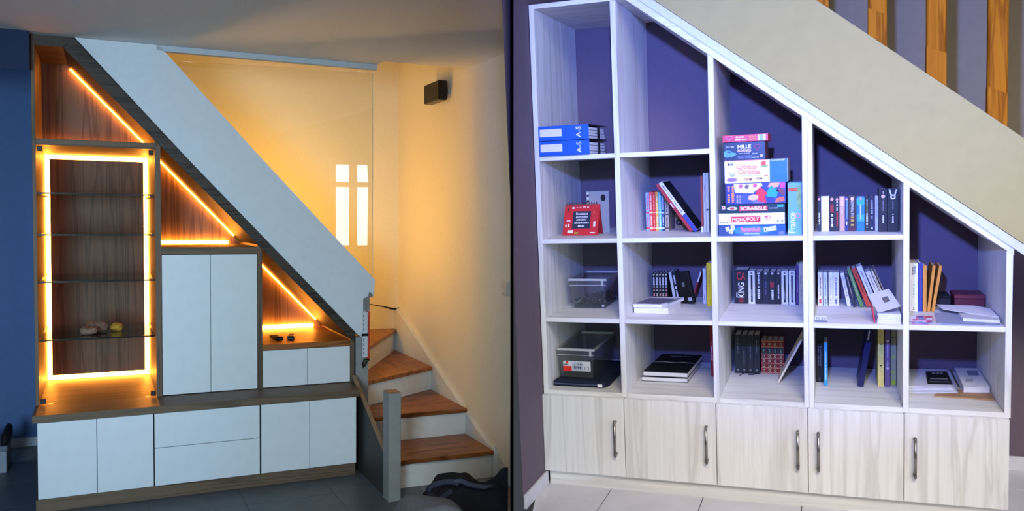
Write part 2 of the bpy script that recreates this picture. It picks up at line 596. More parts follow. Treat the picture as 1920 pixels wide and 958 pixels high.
# worktop and base units
g = G()
g.prism([(0.0, -0.275), (1.742, -0.275), (1.752, -0.01), (1.779, -0.001), (1.779, 0.80), (0.56, 0.80), (0.56, 1.262), (0.0, 1.262)], 0.4775, 0.5164, 'xy')
g.done('worktop', oak('X'), at=(0, 0, 0.477), bevel=0.001, label='long oak worktop running over the white base cabinets', cat='worktop')
G().prism([(0.012, -0.262), (1.715, -0.262), (1.715, 0.78), (0.56, 0.78), (0.56, 1.262), (0.012, 1.262)], 0.0, 0.0695, 'xy').done('plinth', oak('X'), at=(0.02, 0, 0), label='oak plinth on the floor under the white base cabinets', cat='plinth')
for k, (x0, x1, lab) in enumerate(((0.0235, 0.5808, 'white two-door base cabinet under the glass display unit'),
                                   (0.5874, 1.1489, 'white base cabinet with two wide drawers, in the middle'),
                                   (1.1581, 1.7178, 'white two-door base cabinet nearest the stairs'))):
    d = thing('base_cabinet', lab, 'cabinet', (x0, -0.27, 0.07), 'white base cabinets')
    G().box(x0 - 0.002, x1 + 0.002, -0.253, 1.262 if k == 0 else 0.78, 0.0705, 0.4765).done('body', darkoak(), d)
    if k == 1:
        G().box(x0, x1, -0.2715, -0.254, 0.2855, 0.475, 0.001).done('drawer', FRONT, d)
        G().box(x0, x1, -0.2715, -0.254, 0.0735, 0.2825, 0.001).done('drawer', FRONT, d)
    else:
        m_ = 0.302 if k == 0 else 1.4373
        G().box(x0, m_ - 0.0015, -0.2715, -0.254, 0.0735, 0.475, 0.001).done('door', FRONT, d)
        G().box(m_ + 0.0015, x1, -0.2715, -0.254, 0.0735, 0.475, 0.001).done('door', FRONT, d)

# things on the cabinet's shelves
for (x, y, a, lab) in ((1.335, 0.235, 4, 'left one of two small black remote controls in the lowest lit niche'),
                       (1.432, 0.245, -14, 'right one of two small black remote controls in the lowest lit niche')):
    t = thing('remote_control', lab, 'remote control', (x, y, 0.784), 'remote controls', Matrix.Rotation(R(a), 4, 'Z'))
    G().box(-0.022, 0.022, -0.09, 0.09, 0.001, 0.018, 0.004).done('case', mat((10, 10, 11), 0.4, 0.2), t)
    G().box(-0.022, 0.022, -0.09, -0.055, 0.0185, 0.026, 0.003).done('raised_end', mat((16, 16, 17), 0.35, 0.2), t)
    for i in range(3):
        for j in range(4):
            G().box(-0.014 + i * 0.011, -0.007 + i * 0.011, -0.03 + j * 0.026, -0.018 + j * 0.026, 0.0185, 0.0205).done('button', mat((60, 60, 62), 0.5, 0.1), t)


def rock(name, at, size, c, label, seed, blocky=False):
    rnd = random.Random(seed)
    bm = bmesh.new()
    bmesh.ops.create_icosphere(bm, subdivisions=2, radius=1.0)
    zmin = 9
    for v in bm.verts:
        p = v.co.copy()
        if blocky:
            m_ = max(abs(p.x), abs(p.y), abs(p.z))
            p = p.lerp(p / m_, 0.75)
        k = 1 + rnd.uniform(-0.14, 0.14)
        v.co = (p.x * size[0] * k, p.y * size[1] * k, p.z * size[2] * k)
        zmin = min(zmin, v.co.z)
    g = G()
    g.bm.free()
    g.bm = bm
    bmesh.ops.translate(bm, verts=list(bm.verts), vec=(at[0], at[1], at[2] - zmin))
    return g.done(name, mat(c, 0.8, 0.35, 60, bump=0.6), at=at, label=label, cat='rock', group='mineral samples on the glass shelf')


rock('mineral_rock', (0.262, 0.20, 0.8722), (0.043, 0.04, 0.022), (150, 122, 108), 'front greyish pink mineral lump on the lowest glass shelf', 3, True)
rock('mineral_rock', (0.303, 0.31, 0.8722), (0.056, 0.045, 0.030), (138, 108, 92), 'larger flat brown mineral block on the lowest glass shelf', 5, True)
rock('mineral_rock', (0.412, 0.31, 0.8722), (0.036, 0.034, 0.026), (206, 160, 58), 'small yellow mineral lump on the lowest glass shelf', 8)

# ---- stair cheek, glass pane, staircase
CHEEK = mat((226, 232, 236), 0.7, 0.02, 25)
t = thing('stair_cheek', 'wide white sloping stair cheek with broken lower end above the cabinet', 'stair cheek', (0.2, 0, 1.0))
g = G()
g.prism([(0.2145, 2.535), (0.64, 2.535), (1.177, 1.947), (1.883, 1.196), (1.911, 1.166), (1.904, 1.061), (1.890, 1.078), (1.876, 1.092), (1.862, 1.06), (1.834, 1.047), (1.834, 0.795), (1.792, 0.828), (0.797, 1.889)], -0.012, 0.075)
g.done('panel', CHEEK, t)
STUD = mat((128, 132, 132), 0.55, 0.08)
G().prism([(1.836, 0.962), (1.877, 0.962), (1.877, 1.058), (1.902, 1.052), (1.876, 1.086), (1.858, 1.056), (1.836, 1.042)], -0.008, 0.05).done('cut_stud', STUD, t)
G().prism([(1.83, 0.955), (1.882, 0.955), (1.868, 0.975), (1.856, 0.962), (1.842, 0.972)], -0.018, -0.0125).done('torn_edge', mat((190, 192, 188), 0.8, 0.2), t)
# grey end wall below the cheek
t = thing('stair_end_column', 'grey narrow wall end below the broken stair cheek beside the worktop', 'column', (1.80, 0, 0))
G().box(1.790, 1.872, 0.004, 0.072, 0.0, 0.80, 0.001).done('face', mat((150, 152, 150), 0.7, 0.08), t)
G().box(1.7805, 1.7895, 0.004, 0.05, 0.0, 0.80).done('dark_joint', mat((42, 46, 62), 0.7, 0.1), t)
# hung strip with two white covers
t = thing('cable_strip', 'narrow white and red strip hanging at the broken end of the stair cheek', 'cable strip', (1.85, -0.03, 0.66))
G().box(1.851, 1.872, -0.032, -0.0195, 0.655, 0.968, 0.002).done('red_edge', mat((196, 66, 40), 0.6, 0.15), t)
for z0, z1 in ((0.828, 0.965), (0.675, 0.812)):
    c_ = G().box(1.822, 1.856, -0.043, -0.033, z0, z1, 0.002).done('white_cover', mat((214, 218, 224), 0.5, 0.06, 120), t)
    for q in range(4):
        G().box(1.826, 1.832, -0.0445, -0.0432, z0 + 0.02 + q * 0.028, z0 + 0.036 + q * 0.028).done('mark', mat((120, 124, 140), 0.6, 0.1), c_)
G().box(1.818, 1.858, -0.046, -0.030, 0.8125, 0.8275).done('black_clip', BLACK, t)
G().tube([(1.866, -0.035, 0.655), (1.85, -0.038, 0.662), (1.834, -0.038, 0.66), (1.824, -0.038, 0.635), (1.828, -0.036, 0.612), (1.842, -0.036, 0.628), (1.85, -0.036, 0.65)], 0.006, 7).done('cord', BLACK, t, smooth=True)
# rail at the slab edge holding the glass
G().box(0.625, 1.925, -0.012, 0.036, 2.503, 2.536, 0.001).done('trim_1', mat((196, 206, 214), 0.5, 0.03), kind='structure', label='pale rail on the ceiling edge above the glass pane', cat='trim')
# glass pane standing behind the cheek, turned a little towards the room
pivot = Vector((1.919, 0.085, 0))
tw = Matrix.Rotation(R(-9), 4, 'Z')
t = thing('glass_pane', 'large clear glass pane above the sloping stair cheek, mirroring a window', 'glass', pivot, None, tw)
g = G()
g.prism([(-1.36, 2.50), (0.0, 2.50), (0.0, 1.05), (-0.04, 1.05), (-1.36, 2.42)], -0.004, 0.004)
PANE = glass('stair_pane_glass', (0.97, 0.98, 0.96), 1.5, 1.0)
g.done('sheet', PANE, t)
G().box(0.0005, 0.006, -0.005, 0.005, 1.05, 2.50).done('polished_edge', mat((235, 225, 190), 0.3, 0.05), t)
# warm strip light hidden behind the cheek
t = thing('stair_strip_light', 'warm strip light hidden behind the stair cheek', 'light', (1.4, 0.3, 1.5))
G().tube([(0.98, 0.55, 1.92), (1.40, 0.55, 1.52), (1.78, 0.55, 1.14)], 0.016, 8).done('tube', glow('stair_light_warm', (1.0, 0.51, 0.085), 90.0), t)
G().prism([(0.97, 1.88), (1.77, 1.10), (1.79, 1.09), (0.97, 1.86)], 0.53, 0.57).done('holder', WHITE, t)

st = thing('staircase', 'winding staircase with brown wooden treads and white risers', 'staircase', (2.1, -0.66, 0.0))
RISE = mat((226, 226, 222), 0.6, 0.04, 20)
P = {1: [(1.812, -0.668), (2.449, -0.69), (2.449, -0.235), (1.80, -0.235)],
     2: [(1.79, -0.285), (2.02, -0.245), (2.449, -0.27), (2.449, 0.40), (1.876, 0.045), (1.876, 0.0), (1.80, -0.002)],
     3: [(1.876, 0.017), (2.449, 0.375), (2.449, 1.235), (1.876, 0.235)],
     4: [(1.876, 0.18), (2.449, 1.20), (2.449, 1.262), (1.96, 1.262), (1.876, 0.62)]}
for k, poly in P.items():
    z = 0.17 * k
    G().prism(poly, z - 0.026, z, 'xy').done('tread', treadwood('X' if k < 3 else 'Y'), st, bevel=0.003)


def riser(a, b, z0, z1):
    n = Vector((-(b[1] - a[1]), b[0] - a[0])).normalized() * 0.016
    G().prism([a, b, (b[0] + n.x, b[1] + n.y), (a[0] + n.x, a[1] + n.y)], z0, z1, 'xy').done('riser', RISE, st)


riser((1.812, -0.635), (2.449, -0.652), 0.0, 0.144)
riser((1.80, -0.235), (2.449, -0.235), 0.17, 0.314)
riser((1.890, 0.064), (2.449, 0.41), 0.34, 0.484)
riser((1.892, 0.245), (2.449, 1.240), 0.51, 0.654)
riser((1.895, 0.62), (1.98, 1.250), 0.681, 0.83)
G().prism([(-0.685, 0.0), (-0.685, 0.150), (-0.655, 0.182), (-0.555, 0.186), (1.263, 0.86), (1.263, 0.0)], 2.450, 2.479, 'yz').done('wall_stringer', RISE, st, bevel=0.002)
G().prism([(-0.742, 0.0), (-0.742, 0.222), (-0.241, 0.468), (-0.03, 0.56), (-0.03, 0.0)], 1.754, 1.778, 'yz').done('low_stringer', mat((62, 58, 56), 0.6, 0.08), st)
G().prism([(-0.742, 0.2225), (-0.742, 0.227), (-0.241, 0.473), (-0.03, 0.565), (-0.03, 0.5605), (-0.241, 0.4685)], 1.754, 1.778, 'yz').done('stringer_cap', mat((150, 126, 100), 0.6, 0.1), st)
p_ = G().box(1.741, 1.811, -0.85, -0.748, 0.0, 0.60, 0.002).done('newel_post', mat((150, 150, 146), 0.55, 0.06), st)
G().box(1.7425, 1.8095, -0.8485, -0.7495, 0.6002, 0.605).done('raw_top', wood('raw_pine_top', (190, 150, 120), (170, 128, 100), (130, 90, 70), 'X'), p_)

# black cable on the wall above the top tread
t = thing('wall_cable', 'thin black cable ending at the wall above the top visible tread', 'cable', (2.45, 1.2, 0.82))
G().tube([(2.20, 1.15, 0.895), (2.33, 1.17, 0.868), (2.40, 1.19, 0.848), (2.455, 1.22, 0.838)], [0.004, 0.005, 0.009, 0.010], 7).done('sheath', BLACK, t, smooth=True)
G().tube([(2.455, 1.22, 0.838), (2.479, 1.235, 0.846)], 0.006, 6).done('plug', BLACK, t)
# black wall lamp and light switch
t = thing('wall_lamp', 'black box-shaped wall lamp high on the stair wall', 'wall lamp', (2.48, 0.27, 2.36))
G().box(2.392, 2.455, 0.13, 0.42, 2.366, 2.497, 0.006).done('housing', mat((10, 10, 10), 0.5, 0.2), t)
G().box(2.455, 2.4795, 0.19, 0.36, 2.385, 2.475, 0.004).done('wall_bracket', mat((16, 14, 12), 0.5, 0.2), t)
G().box(2.398, 2.449, 0.14, 0.41, 2.3645, 2.3658).done('lens', mat((60, 56, 50), 0.3, 0.1), t)
t = thing('light_switch', 'white light switch on the wall beside the black partition', 'switch', (2.48, -0.775, 1.11))
SWM = mat((214, 206, 198), 0.45, 0.03)
G().box(2.470, 2.4797, -0.826, -0.728, 1.112, 1.196, 0.003).done('plate', SWM, t)
G().box(2.465, 2.4705, -0.815, -0.74, 1.156, 1.188, 0.002).done('rocker', SWM, t)
G().box(2.465, 2.4705, -0.815, -0.74, 1.120, 1.152, 0.002).done('rocker', SWM, t)

# box on the floor at the left edge
t = thing('storage_box', 'pale box with black strap on the floor below the blue wall', 'box', (-0.32, 0.66, 0))
G().box(-0.46, -0.196, 0.62, 0.90, 0.0, 0.135, 0.004).done('body', mat((150, 158, 172), 0.6, 0.06), t)
G().box(-0.47, -0.190, 0.61, 0.91, 0.1355, 0.168, 0.004).done('lid', mat((110, 118, 134), 0.6, 0.06), t)
G().box(-0.225, -0.186, 0.60, 0.92, 0.1685, 0.24, 0.012).done('black_strap', mat((18, 20, 26), 0.8, 0.2), t)
G().box(-0.42, -0.24, 0.617, 0.6195, 0.03, 0.10).done('label_card', mat((200, 204, 212), 0.6, 0.05), t)

# grey seat with a dark jacket thrown over it, near the partition


def bump_h(x, y):
    a = 0.012 * math.sin(17 * x + 3 * y) + 0.008 * math.sin(31 * x - 9 * y + 1.3) + 0.006 * math.sin(23 * y + 5 * x)
    return a


t = thing('grey_pouf', 'low grey fabric pouf at the bottom edge in front of the dark jacket', 'pouf', (1.62, -1.93, 0))


def seat(u, v):
    x = 1.40 + 0.37 * u
    y = -2.10 + 0.29 * v
    e = min(1, min(u, 1 - u) / 0.22, min(v, 1 - v) / 0.25)
    return (x, y, 0.02 + (0.295 + 0.05 * math.sin(3.0 * u + 0.3)) * math.sqrt(max(0, 1 - (1 - e) ** 2)) + bump_h(x, y) * e)


G().grid(seat, 40, 30).done('cover', mat((104, 106, 110), 0.95, 0.15, 140, bump=0.5), t, smooth=True)
G().box(1.50, 1.70, -2.03, -1.87, 0.0, 0.20, 0.01).done('base', mat((70, 72, 76), 0.9, 0.1), t)
NAVY = mat((24, 27, 36), 0.95, 0.3, 180, bump=0.4)
t = thing('dark_jacket', 'dark navy jacket with rolled collar heaped behind the grey pouf', 'jacket', (1.9, -1.62, 0.2))
prof = [(1.64, 0.24), (1.70, 0.30), (1.76, 0.352), (1.82, 0.352), (1.88, 0.325), (1.96, 0.305), (2.05, 0.300), (2.10, 0.335)]


def top_z(x):
    for (a, p), (b, q) in zip(prof, prof[1:]):
        if x <= b:
            k = max(0.0, (x - a) / (b - a))
            k = k * k * (3 - 2 * k)
            return p + (q - p) * k
    return prof[-1][1]


def coat(u, v):
    y = -1.79 + 0.30 * v
    xr = 0.336 + 0.481 * (y + 5.308) - 0.011
    x = 1.66 + (xr - 1.66) * u
    e = min(1, v / 0.45, (1 - v) / 0.3, u / 0.12)
    return (x, y, 0.05 + (top_z(x) - 0.05) * math.sqrt(max(0, 1 - (1 - e) ** 2)) + bump_h(x * 1.3, y * 1.7) * 1.2 * e)


G().grid(coat, 60, 36).done('body', NAVY, t, smooth=True)
loop = []
for k in range(25):
    a = math.pi * 2 * k / 24 * 0.86 + 0.55
    loop.append((1.715 + 0.062 * math.cos(a) + 0.02 * math.sin(2 * a), -1.755 - 0.012 * math.cos(a * 2) + 0.03 * (1 if k > 12 else k / 12), 0.325 + 0.040 * math.sin(a) + 0.010 * math.cos(a)))
G().tube(loop, 0.013, 10).done('rolled_collar', mat((50, 58, 80), 0.95, 0.25, 180, bump=0.4), t, smooth=True)
G().tube([(1.76, -1.76, 0.372), (1.80, -1.75, 0.366), (1.85, -1.74, 0.338), (1.92, -1.73, 0.316), (1.99, -1.72, 0.312)], [0.008, 0.012, 0.012, 0.011, 0.006], 8).done('hem_fold', mat((66, 74, 96), 0.95, 0.2, 180), t, smooth=True)
G().box(1.70, 1.90, -1.74, -1.56, 0.0, 0.04).done('inner_fold', NAVY, t)

# rear wall section with the window that the glass pane mirrors
t = thing('window_1', 'white framed garden window in the wall behind the viewer', 'window', (1.6, -7.6, 1.1))
tag(t, kind='structure')
SKYL = glow('daylight_sky', (0.92, 0.97, 1.0), 13.0)
FR = mat((226, 222, 214), 0.5, 0.04)
for x0, x1 in ((1.155, 1.355), (1.475, 2.05)):
    for z0, z1 in ((1.155, 2.045), (2.12, 2.385)):
        f_ = G().box(x0, x1, -7.62, -7.61, z0, z1).done('pane', SKYL, t)
G().box(1.05, 1.155, -7.64, -7.57, 1.05, 2.48).box(2.05, 2.16, -7.64, -7.57, 1.05, 2.48).box(1.155, 2.05, -7.64, -7.57, 1.05, 1.155).box(1.155, 2.05, -7.64, -7.57, 2.385, 2.48).done('window_frame', FR, t)
G().box(1.355, 1.475, -7.64, -7.575, 1.155, 2.385).done('mullion', FR, t)
G().box(1.155, 1.355, -7.64, -7.575, 2.045, 2.12).box(1.475, 2.05, -7.64, -7.575, 2.045, 2.12).done('transom', FR, t)
G().box(0.95, 2.25, -7.57, -7.40, 1.0, 1.05, 0.004).done('window_sill', FR, t)

# ================================================================== RIGHT ROOM
ROOM = RIGHT
TAUPE = mat((106, 91, 103), 0.85, 0.04, 35)
G().box(-0.355, 3.6, 0.65, 0.78, 0, 3.6).done('wall_back', TAUPE, kind='structure', label='purple-grey wall behind the white bookcase', cat='wall')
G().prism([(0.0, -0.316), (0.0, 0.65), (-0.350, 0.65)], -0.3, 3.2, 'xy').done('wall_left', TAUPE, kind='structure', label='purple-grey side wall at the tall end of the bookcase', cat='wall')
G().prism([(0.5, 2.41), (2.6, 0.785), (3.5, 0.785), (3.5, 3.55), (0.5, 3.55)], 0.641, 0.6498).done('wall_stairs', mat((132, 118, 92), 0.85, 0.04, 35), kind='structure', label='wall behind the orange balusters, recoloured grey-brown for its neutral light', cat='wall')  # same wall as behind the bookcase, recoloured to stand in for less blue light
SKIRT = mat((214, 212, 216), 0.4, 0.04, 20)
bb = G().box(0.0, 0.013, -0.312, -0.006, 0.0, 0.062, 0.002).done('baseboard_left', SKIRT, kind='structure', label='pale tiled baseboard along the side wall', cat='baseboard')
bb = G().box(1.868, 2.05, 0.637, 0.65, 0.0, 0.066, 0.002).box(2.053, 2.45, 0.637, 0.65, 0.0, 0.066, 0.002).done('baseboard_back', SKIRT, kind='structure', label='pale tiled baseboard at the low end of the bookcase', cat='baseboard')
g = G()
g.prism([(0.0, 0.65), (0.0, -0.316), (1.20, -3.5), (3.6, -3.5), (3.6, 0.65)], -0.06, -0.004, 'xy')
fl = g.done('floor', mat((70, 68, 74), 0.9, 0.1), kind='structure', label='pale tiled floor in front of the white bookcase', cat='floor')
RT = mat((214, 211, 216), 0.35, 0.05, 7)


def edge_x(y):                    # the partition's foot line, where this floor ends
    return max(0.001, 1.216 - 0.3737 * (y + 3.579) + 0.012) if y < -0.316 else 0.001


cuts = (0.0, 0.302, 0.704, 1.104, 1.506, 1.868, 2.27, 2.67)
for i, (xa, xb) in enumerate(zip(cuts, cuts[1:])):
    for j in range(-3, 3):
        ya = -0.155 + j * 0.402 + (-0.2 if i % 2 else 0.0) + (0.365 - 0.01 if i >= 5 else 0.0)
        yb = min(ya + 0.402, 0.649)
        if ya > 0.63 or ya < -1.3:
            continue
        pts = [(max(xa + 0.002, edge_x(ya + 0.002)), ya + 0.002), (xb - 0.002, ya + 0.002), (xb - 0.002, yb - 0.002), (max(xa + 0.002, edge_x(yb - 0.002)), yb - 0.002)]
        if pts[0][0] > xb - 0.03:
            continue
        G().prism(pts, -0.006, 0.0, 'xy').done('floor_tile', RT, fl)

# ---- bookcase
A, B_, C_, D_ = 1.482, 1.1186, 0.7676, 0.42
DEP = 0.648


def bs(x):                        # underside of the sloped top
    return 2.111 - 0.7535 * (x - 0.43)


bk = thing('bookcase', 'white pine bookcase with sloping top built under the stairs', 'bookcase', (0.004, 0, D_))
G().box(0.004, 0.026, 0, DEP, D_, 2.135, 0.001).done('side_panel', pine(), bk)
G().box(0.362, 0.385, 0, DEP, D_, 2.114, 0.001).done('upright', pine(), bk)
for x0, x1 in ((0.759, 0.781), (1.118, 1.1365), (1.1375, 1.156), (1.483, 1.504), (1.832, 1.853)):
    G().prism([(x0, D_), (x1, D_), (x1, bs(x1) - 0.001), (x0, bs(x0) - 0.001)], 0, DEP).done('upright', pine(), bk)
G().box(0.026, 0.425, 0, DEP, 2.115, 2.135, 0.001).done('top_board', pine('X'), bk)
g = G()
lo0, hi1 = 0.42, 2.25
g.prism([(lo0, bs(lo0)), (1.856, bs(1.856)), (1.856, bs(1.856) + 0.034), (lo0, bs(lo0) + 0.034)], 0, DEP)
g.done('sloped_top', pine('X'), bk)
g = G()
g.prism([(lo0, bs(lo0) + 0.035), (2.3, bs(2.3) + 0.022), (2.3, bs(2.3) + 0.060), (lo0, bs(lo0) + 0.074)], -0.006, 0.03)
g.done('sloped_trim', mat((206, 208, 214), 0.5, 0.05), bk)
bays = ((0.0265, 0.3615), (0.3855, 0.7585), (0.7815, 1.1175), (1.1565, 1.4825), (1.5045, 1.8315))
for z, cols in ((A, (0, 1)), (B_, (0, 1, 2, 3)), (C_, (0, 1, 2, 3, 4)), (D_ + 0.0195, (0, 1, 2, 3, 4))):
    for c in cols:
        G().box(bays[c][0], bays[c][1], 0.0005, DEP, z - 0.0195, z, 0.001).done('shelf', pine('X'), bk)
D_ = 0.4396
# base cabinets with handles
HND = mat((150, 146, 140), 0.3, 0.1, metal=0.9)
edges = (0.0, 0.3745, 0.7669, 1.1313, 1.4865, 1.848)
hx = (0.336, 0.728, 1.093, 1.171, 1.524)
hz = ((0.168, 0.322), (0.170, 0.325), (0.176, 0.330), (0.174, 0.328), (0.176, 0.330))
where = ('leftmost pale wooden base cabinet beside the side wall', 'second pale base cabinet from the side wall',
         'middle pale base cabinet of the five under the bookcase', 'fourth pale base cabinet, handle at its left edge',
         'rightmost pale base cabinet at the low end of the bookcase')
for k in range(5):
    x0, x1 = edges[k], edges[k + 1]
    d = thing('base_cabinet', where[k], 'cabinet', (x0, 0, 0.067), 'pale base cabinets under the bookcase')
    G().box(x0 + 0.0045, x1 - 0.0005, 0.002, DEP, 0.0675, 0.4195).done('body', pine(), d)
    dr = G().box(x0 + 0.0015, x1 - 0.0015, -0.019, 0.001, 0.0675, 0.4185, 0.001).done('door', pine(), d)
    za, zb = hz[k]
    x = hx[k]
    G().tube([(x, -0.018, za + 0.006), (x, -0.046, za), (x, -0.049, za + 0.012)], 0.0062, 8).tube([(x, -0.048, za + 0.002), (x, -0.048, zb - 0.002)], 0.0062, 8).tube([(x, -0.049, zb - 0.012), (x, -0.046, zb), (x, -0.018, zb - 0.006)], 0.0062, 8).done('handle', HND, dr, smooth=True)
G().box(0.016, 1.845, 0.006, 0.60, 0.0, 0.067).done('plinth', pine('X'), at=(0.9, 0.006, 0), label='pale wooden plinth on the tiles under the bookcase', cat='plinth')

# stairs above: sloping string and balusters
g = G()
up0, up1 = (0.10, 2.889), (2.6, 0.889)
g.prism([(0.42, bs(0.42) + 0.076), (2.45, bs(2.45) + 0.062), (2.45, 2.03 - 0.80 * (2.45 - 1.174)), (0.42, 2.03 + 0.80 * (1.174 - 0.42))], -0.008, 0.05)
g.done('stair_string', mat((176, 161, 104), 0.8, 0.03, 15, spec=0.1), at=(1.4, 0, 1.5), label='broad cream sloping stair string above the bookcase', cat='stair string')
for x0, x1, lab in ((1.155, 1.219, 'highest orange wooden baluster, mostly beyond the picture top'),
                    (1.359, 1.425, 'second orange wooden baluster down the cream stair string'),
                    (1.560, 1.628, 'third orange wooden baluster down the cream stair string'),
                    (1.763, 1.829, 'lowest orange wooden baluster near the right edge')):
    zt = 2.03 - 0.80 * (x1 - 1.174)
    zb = 2.03 - 0.80 * (x0 - 1.174)
    t = thing('baluster', lab, 'baluster', (x0, 0.02, zt), 'wooden balusters')
    G().prism([(x0, zb + 0.001), (x1, zt + 0.001), (x1, zb + 0.07), (x0, zb + 0.10)], 0.0, 0.042).done('square_foot', baluwood(), t, bevel=0.0015)
    g = G()
    xm = (x0 + x1) / 2
    w = (x1 - x0) / 2 - 0.0003
    sec = [(xm - w, 0.007), (xm - w + 0.006, 0.0005), (xm + w - 0.006, 0.0005), (xm + w, 0.007), (xm + w, 0.035), (xm + w - 0.006, 0.0415), (xm - w + 0.006, 0.0415), (xm - w, 0.035)]
    g.prism(sec, zb + 0.062, 2.95, 'xy')
    g.done('shaft', baluwood(), t)

# ------------------------------------------------------------------ books and other things on the shelves


def book(x0, x1, y, z, h, c, label, depth=0.12, lean=0.0, group='books in the white bookcase', name='book', hard=0.0018, pages=True, rough=0.5, turn=0.0):
    """spine towards the room at depth y; lean in degrees, positive = top leans right"""
    w = x1 - x0
    if lean >= 0:
        tilt = Matrix.Translation((w, 0, 0)) @ Matrix.Rotation(R(lean), 4, 'Y') @ Matrix.Translation((-w, 0, 0))
    else:
        tilt = Matrix.Rotation(R(lean), 4, 'Y')
    if turn:
        tilt = Matrix.Rotation(R(turn), 4, 'Z') @ tilt
    g = G()
    s = hard
    g.box(0, w, 0, s, 0, h)
    g.box(0, s, s, depth, 0, h)
    g.box(w - s, w, s, depth, 0, h)
    o = g.done(name, mat(c, rough, 0.08, 60), at=(x0, y, z + 0.0006), tilt=tilt, label=label, cat='book', group=group)
    if pages:
        G().box(s + 0.0002, w - s - 0.0002, s + 0.0002, depth - 0.004, 0.002, h - 0.003).done('pages', PAPER, o)
    o['w'] = w
    o['h'] = h
    return o


def title(o, s, c, z0, z1, frac=0.6, turn=90, bold=0.0):
    """lettering up the spine between two shares of its height"""
    w, h = o['w'], o['h']
    L = (z1 - z0) * h
    cz = (z0 + z1) / 2 * h
    if turn in (90, -90):
        return letters(s, w / 2, cz, L, w * frac, -0.0006, mat(c, 0.5, 0.02), o, turn, bold)
    return letters(s, w / 2, cz, w * frac, L, -0.0006, mat(c, 0.5, 0.02), o, turn, bold)


def fine(o, c, z0, z1, frac=0.4, rows=1, off=0.0):
    w, h = o['w'], o['h']
    return small_print(w / 2 + off * w, (z0 + z1) / 2 * h, w * frac, (z1 - z0) * h, -0.0006, mat(c, 0.5, 0.02), o, True, rows=rows)


def band(o, c, z0, z1, a=0.0, b=1.0, name='colour_band', y=-0.0003):
    w, h = o['w'], o['h']
    return patch(w * a, w * b, h * z0, h * z1, y, mat(c, 0.5, 0.06), o, name)


def dot(o, c, zc, r=0.3, name='round_mark', r_in=0.0, y=-0.0006):
    w, h = o['w'], o['h']
    return G().disc(w / 2, h * zc, w * r, y, 14, r_in=r_in).done(name, mat(c, 0.5, 0.04), o)


# --- two blue ring binders, top left
for k, lab in enumerate(('lower blue ring binder lying in the top left compartment', 'upper blue ring binder stacked in the top left compartment')):
    z0 = A + 0.0008 + k * 0.0655
    x0 = 0.030 - k * 0.001
    t = thing('ring_binder', lab, 'binder', (x0, 0.004, z0), 'blue ring binders')
    BB = mat((34, 92, 190), 0.4, 0.05)
    G().box(x0, x0 + 0.226, -0.008, -0.005, z0, z0 + 0.063).done('spine', BB, t)
    G().box(x0, x0 + 0.226, -0.005, 0.31, z0, z0 + 0.0028).done('cover', mat((24, 26, 34), 0.5, 0.1), t)
    G().box(x0, x0 + 0.226, -0.005, 0.31, z0 + 0.0602, z0 + 0.063).done('cover', mat((24, 26, 34), 0.5, 0.1), t)
    for q in range(4):
        G().box(x0 + 0.012, x0 + 0.219, 0.02 + q * 0.002, 0.30 - q * 0.006, z0 + 0.0035 + q * 0.0125, z0 + 0.0135 + q * 0.0125).done('paper_sheaf', mat((226, 226, 230), 0.8, 0.06, 300), t)
    G().box(x0 + 0.2195, x0 + 0.2245, 0.16, 0.185, z0 + 0.0032, z0 + 0.0598).done('strap', mat((12, 14, 20), 0.5, 0.1), t)
    patch(x0 + 0.006, x0 + 0.105, z0 + 0.018, z0 + 0.050, -0.0086, mat((226, 222, 224), 0.7, 0.04), t, 'label_card')
    letters('A-S', x0 + 0.180, z0 + 0.0325, 0.046, 0.022, -0.0088, WHITE, t, 90, 0.01)

# --- red desk calendar with a card behind it
ct = thing('desk_calendar', 'red spiral desk calendar with dark text panel on the second shelf', 'calendar', (0.145, 0.20, B_))
RED = mat((196, 34, 36), 0.5, 0.08, 40)
g = G()
g.quad((0.066, 0.170, B_ + 0.001), (0.229, 0.170, B_ + 0.001), (0.238, 0.206, B_ + 0.140), (0.075, 0.206, B_ + 0.140))
g.quad((0.229, 0.1705, B_ + 0.001), (0.233, 0.1755, B_ + 0.001), (0.241, 0.2105, B_ + 0.140), (0.238, 0.206, B_ + 0.140))
g.quad((0.070, 0.1755, B_ + 0.001), (0.233, 0.1755, B_ + 0.001), (0.241, 0.2105, B_ + 0.140), (0.079, 0.2105, B_ + 0.140))
g.quad((0.066, 0.170, B_ + 0.001), (0.070, 0.1755, B_ + 0.001), (0.079, 0.2105, B_ + 0.140), (0.075, 0.206, B_ + 0.140))
g.done('front_card', RED, ct)
g = G()
g.prism([(0.213, B_ + 0.138), (0.216, B_ + 0.140), (0.262, B_ + 0.001), (0.258, B_ + 0.001)], 0.078, 0.236, 'yz')
g.done('stand', mat((150, 28, 30), 0.6, 0.08), ct)
for q in range(13):
    x = 0.083 + q * 0.0117
    G().tube([(x, 0.203, B_ + 0.131), (x, 0.196, B_ + 0.142), (x, 0.207, B_ + 0.150), (x, 0.217, B_ + 0.141)], 0.0016, 5).done('spiral_ring', METAL, ct)


def on_card(u, v, e=0.0012):       # point on the sloping card
    n = Vector((0, -0.139, 0.036)).normalized() * e
    return (0.066 + 0.163 * u + 0.009 * v, 0.170 + 0.036 * v + n.y, B_ + 0.001 + 0.139 * v + n.z)


def card_quad(u0, u1, v0, v1, c, name, e=0.0012):
    return G().quad(on_card(u0, v0, e), on_card(u1, v0, e), on_card(u1, v1, e), on_card(u0, v1, e)).done(name, mat(c, 0.6, 0.05), ct)


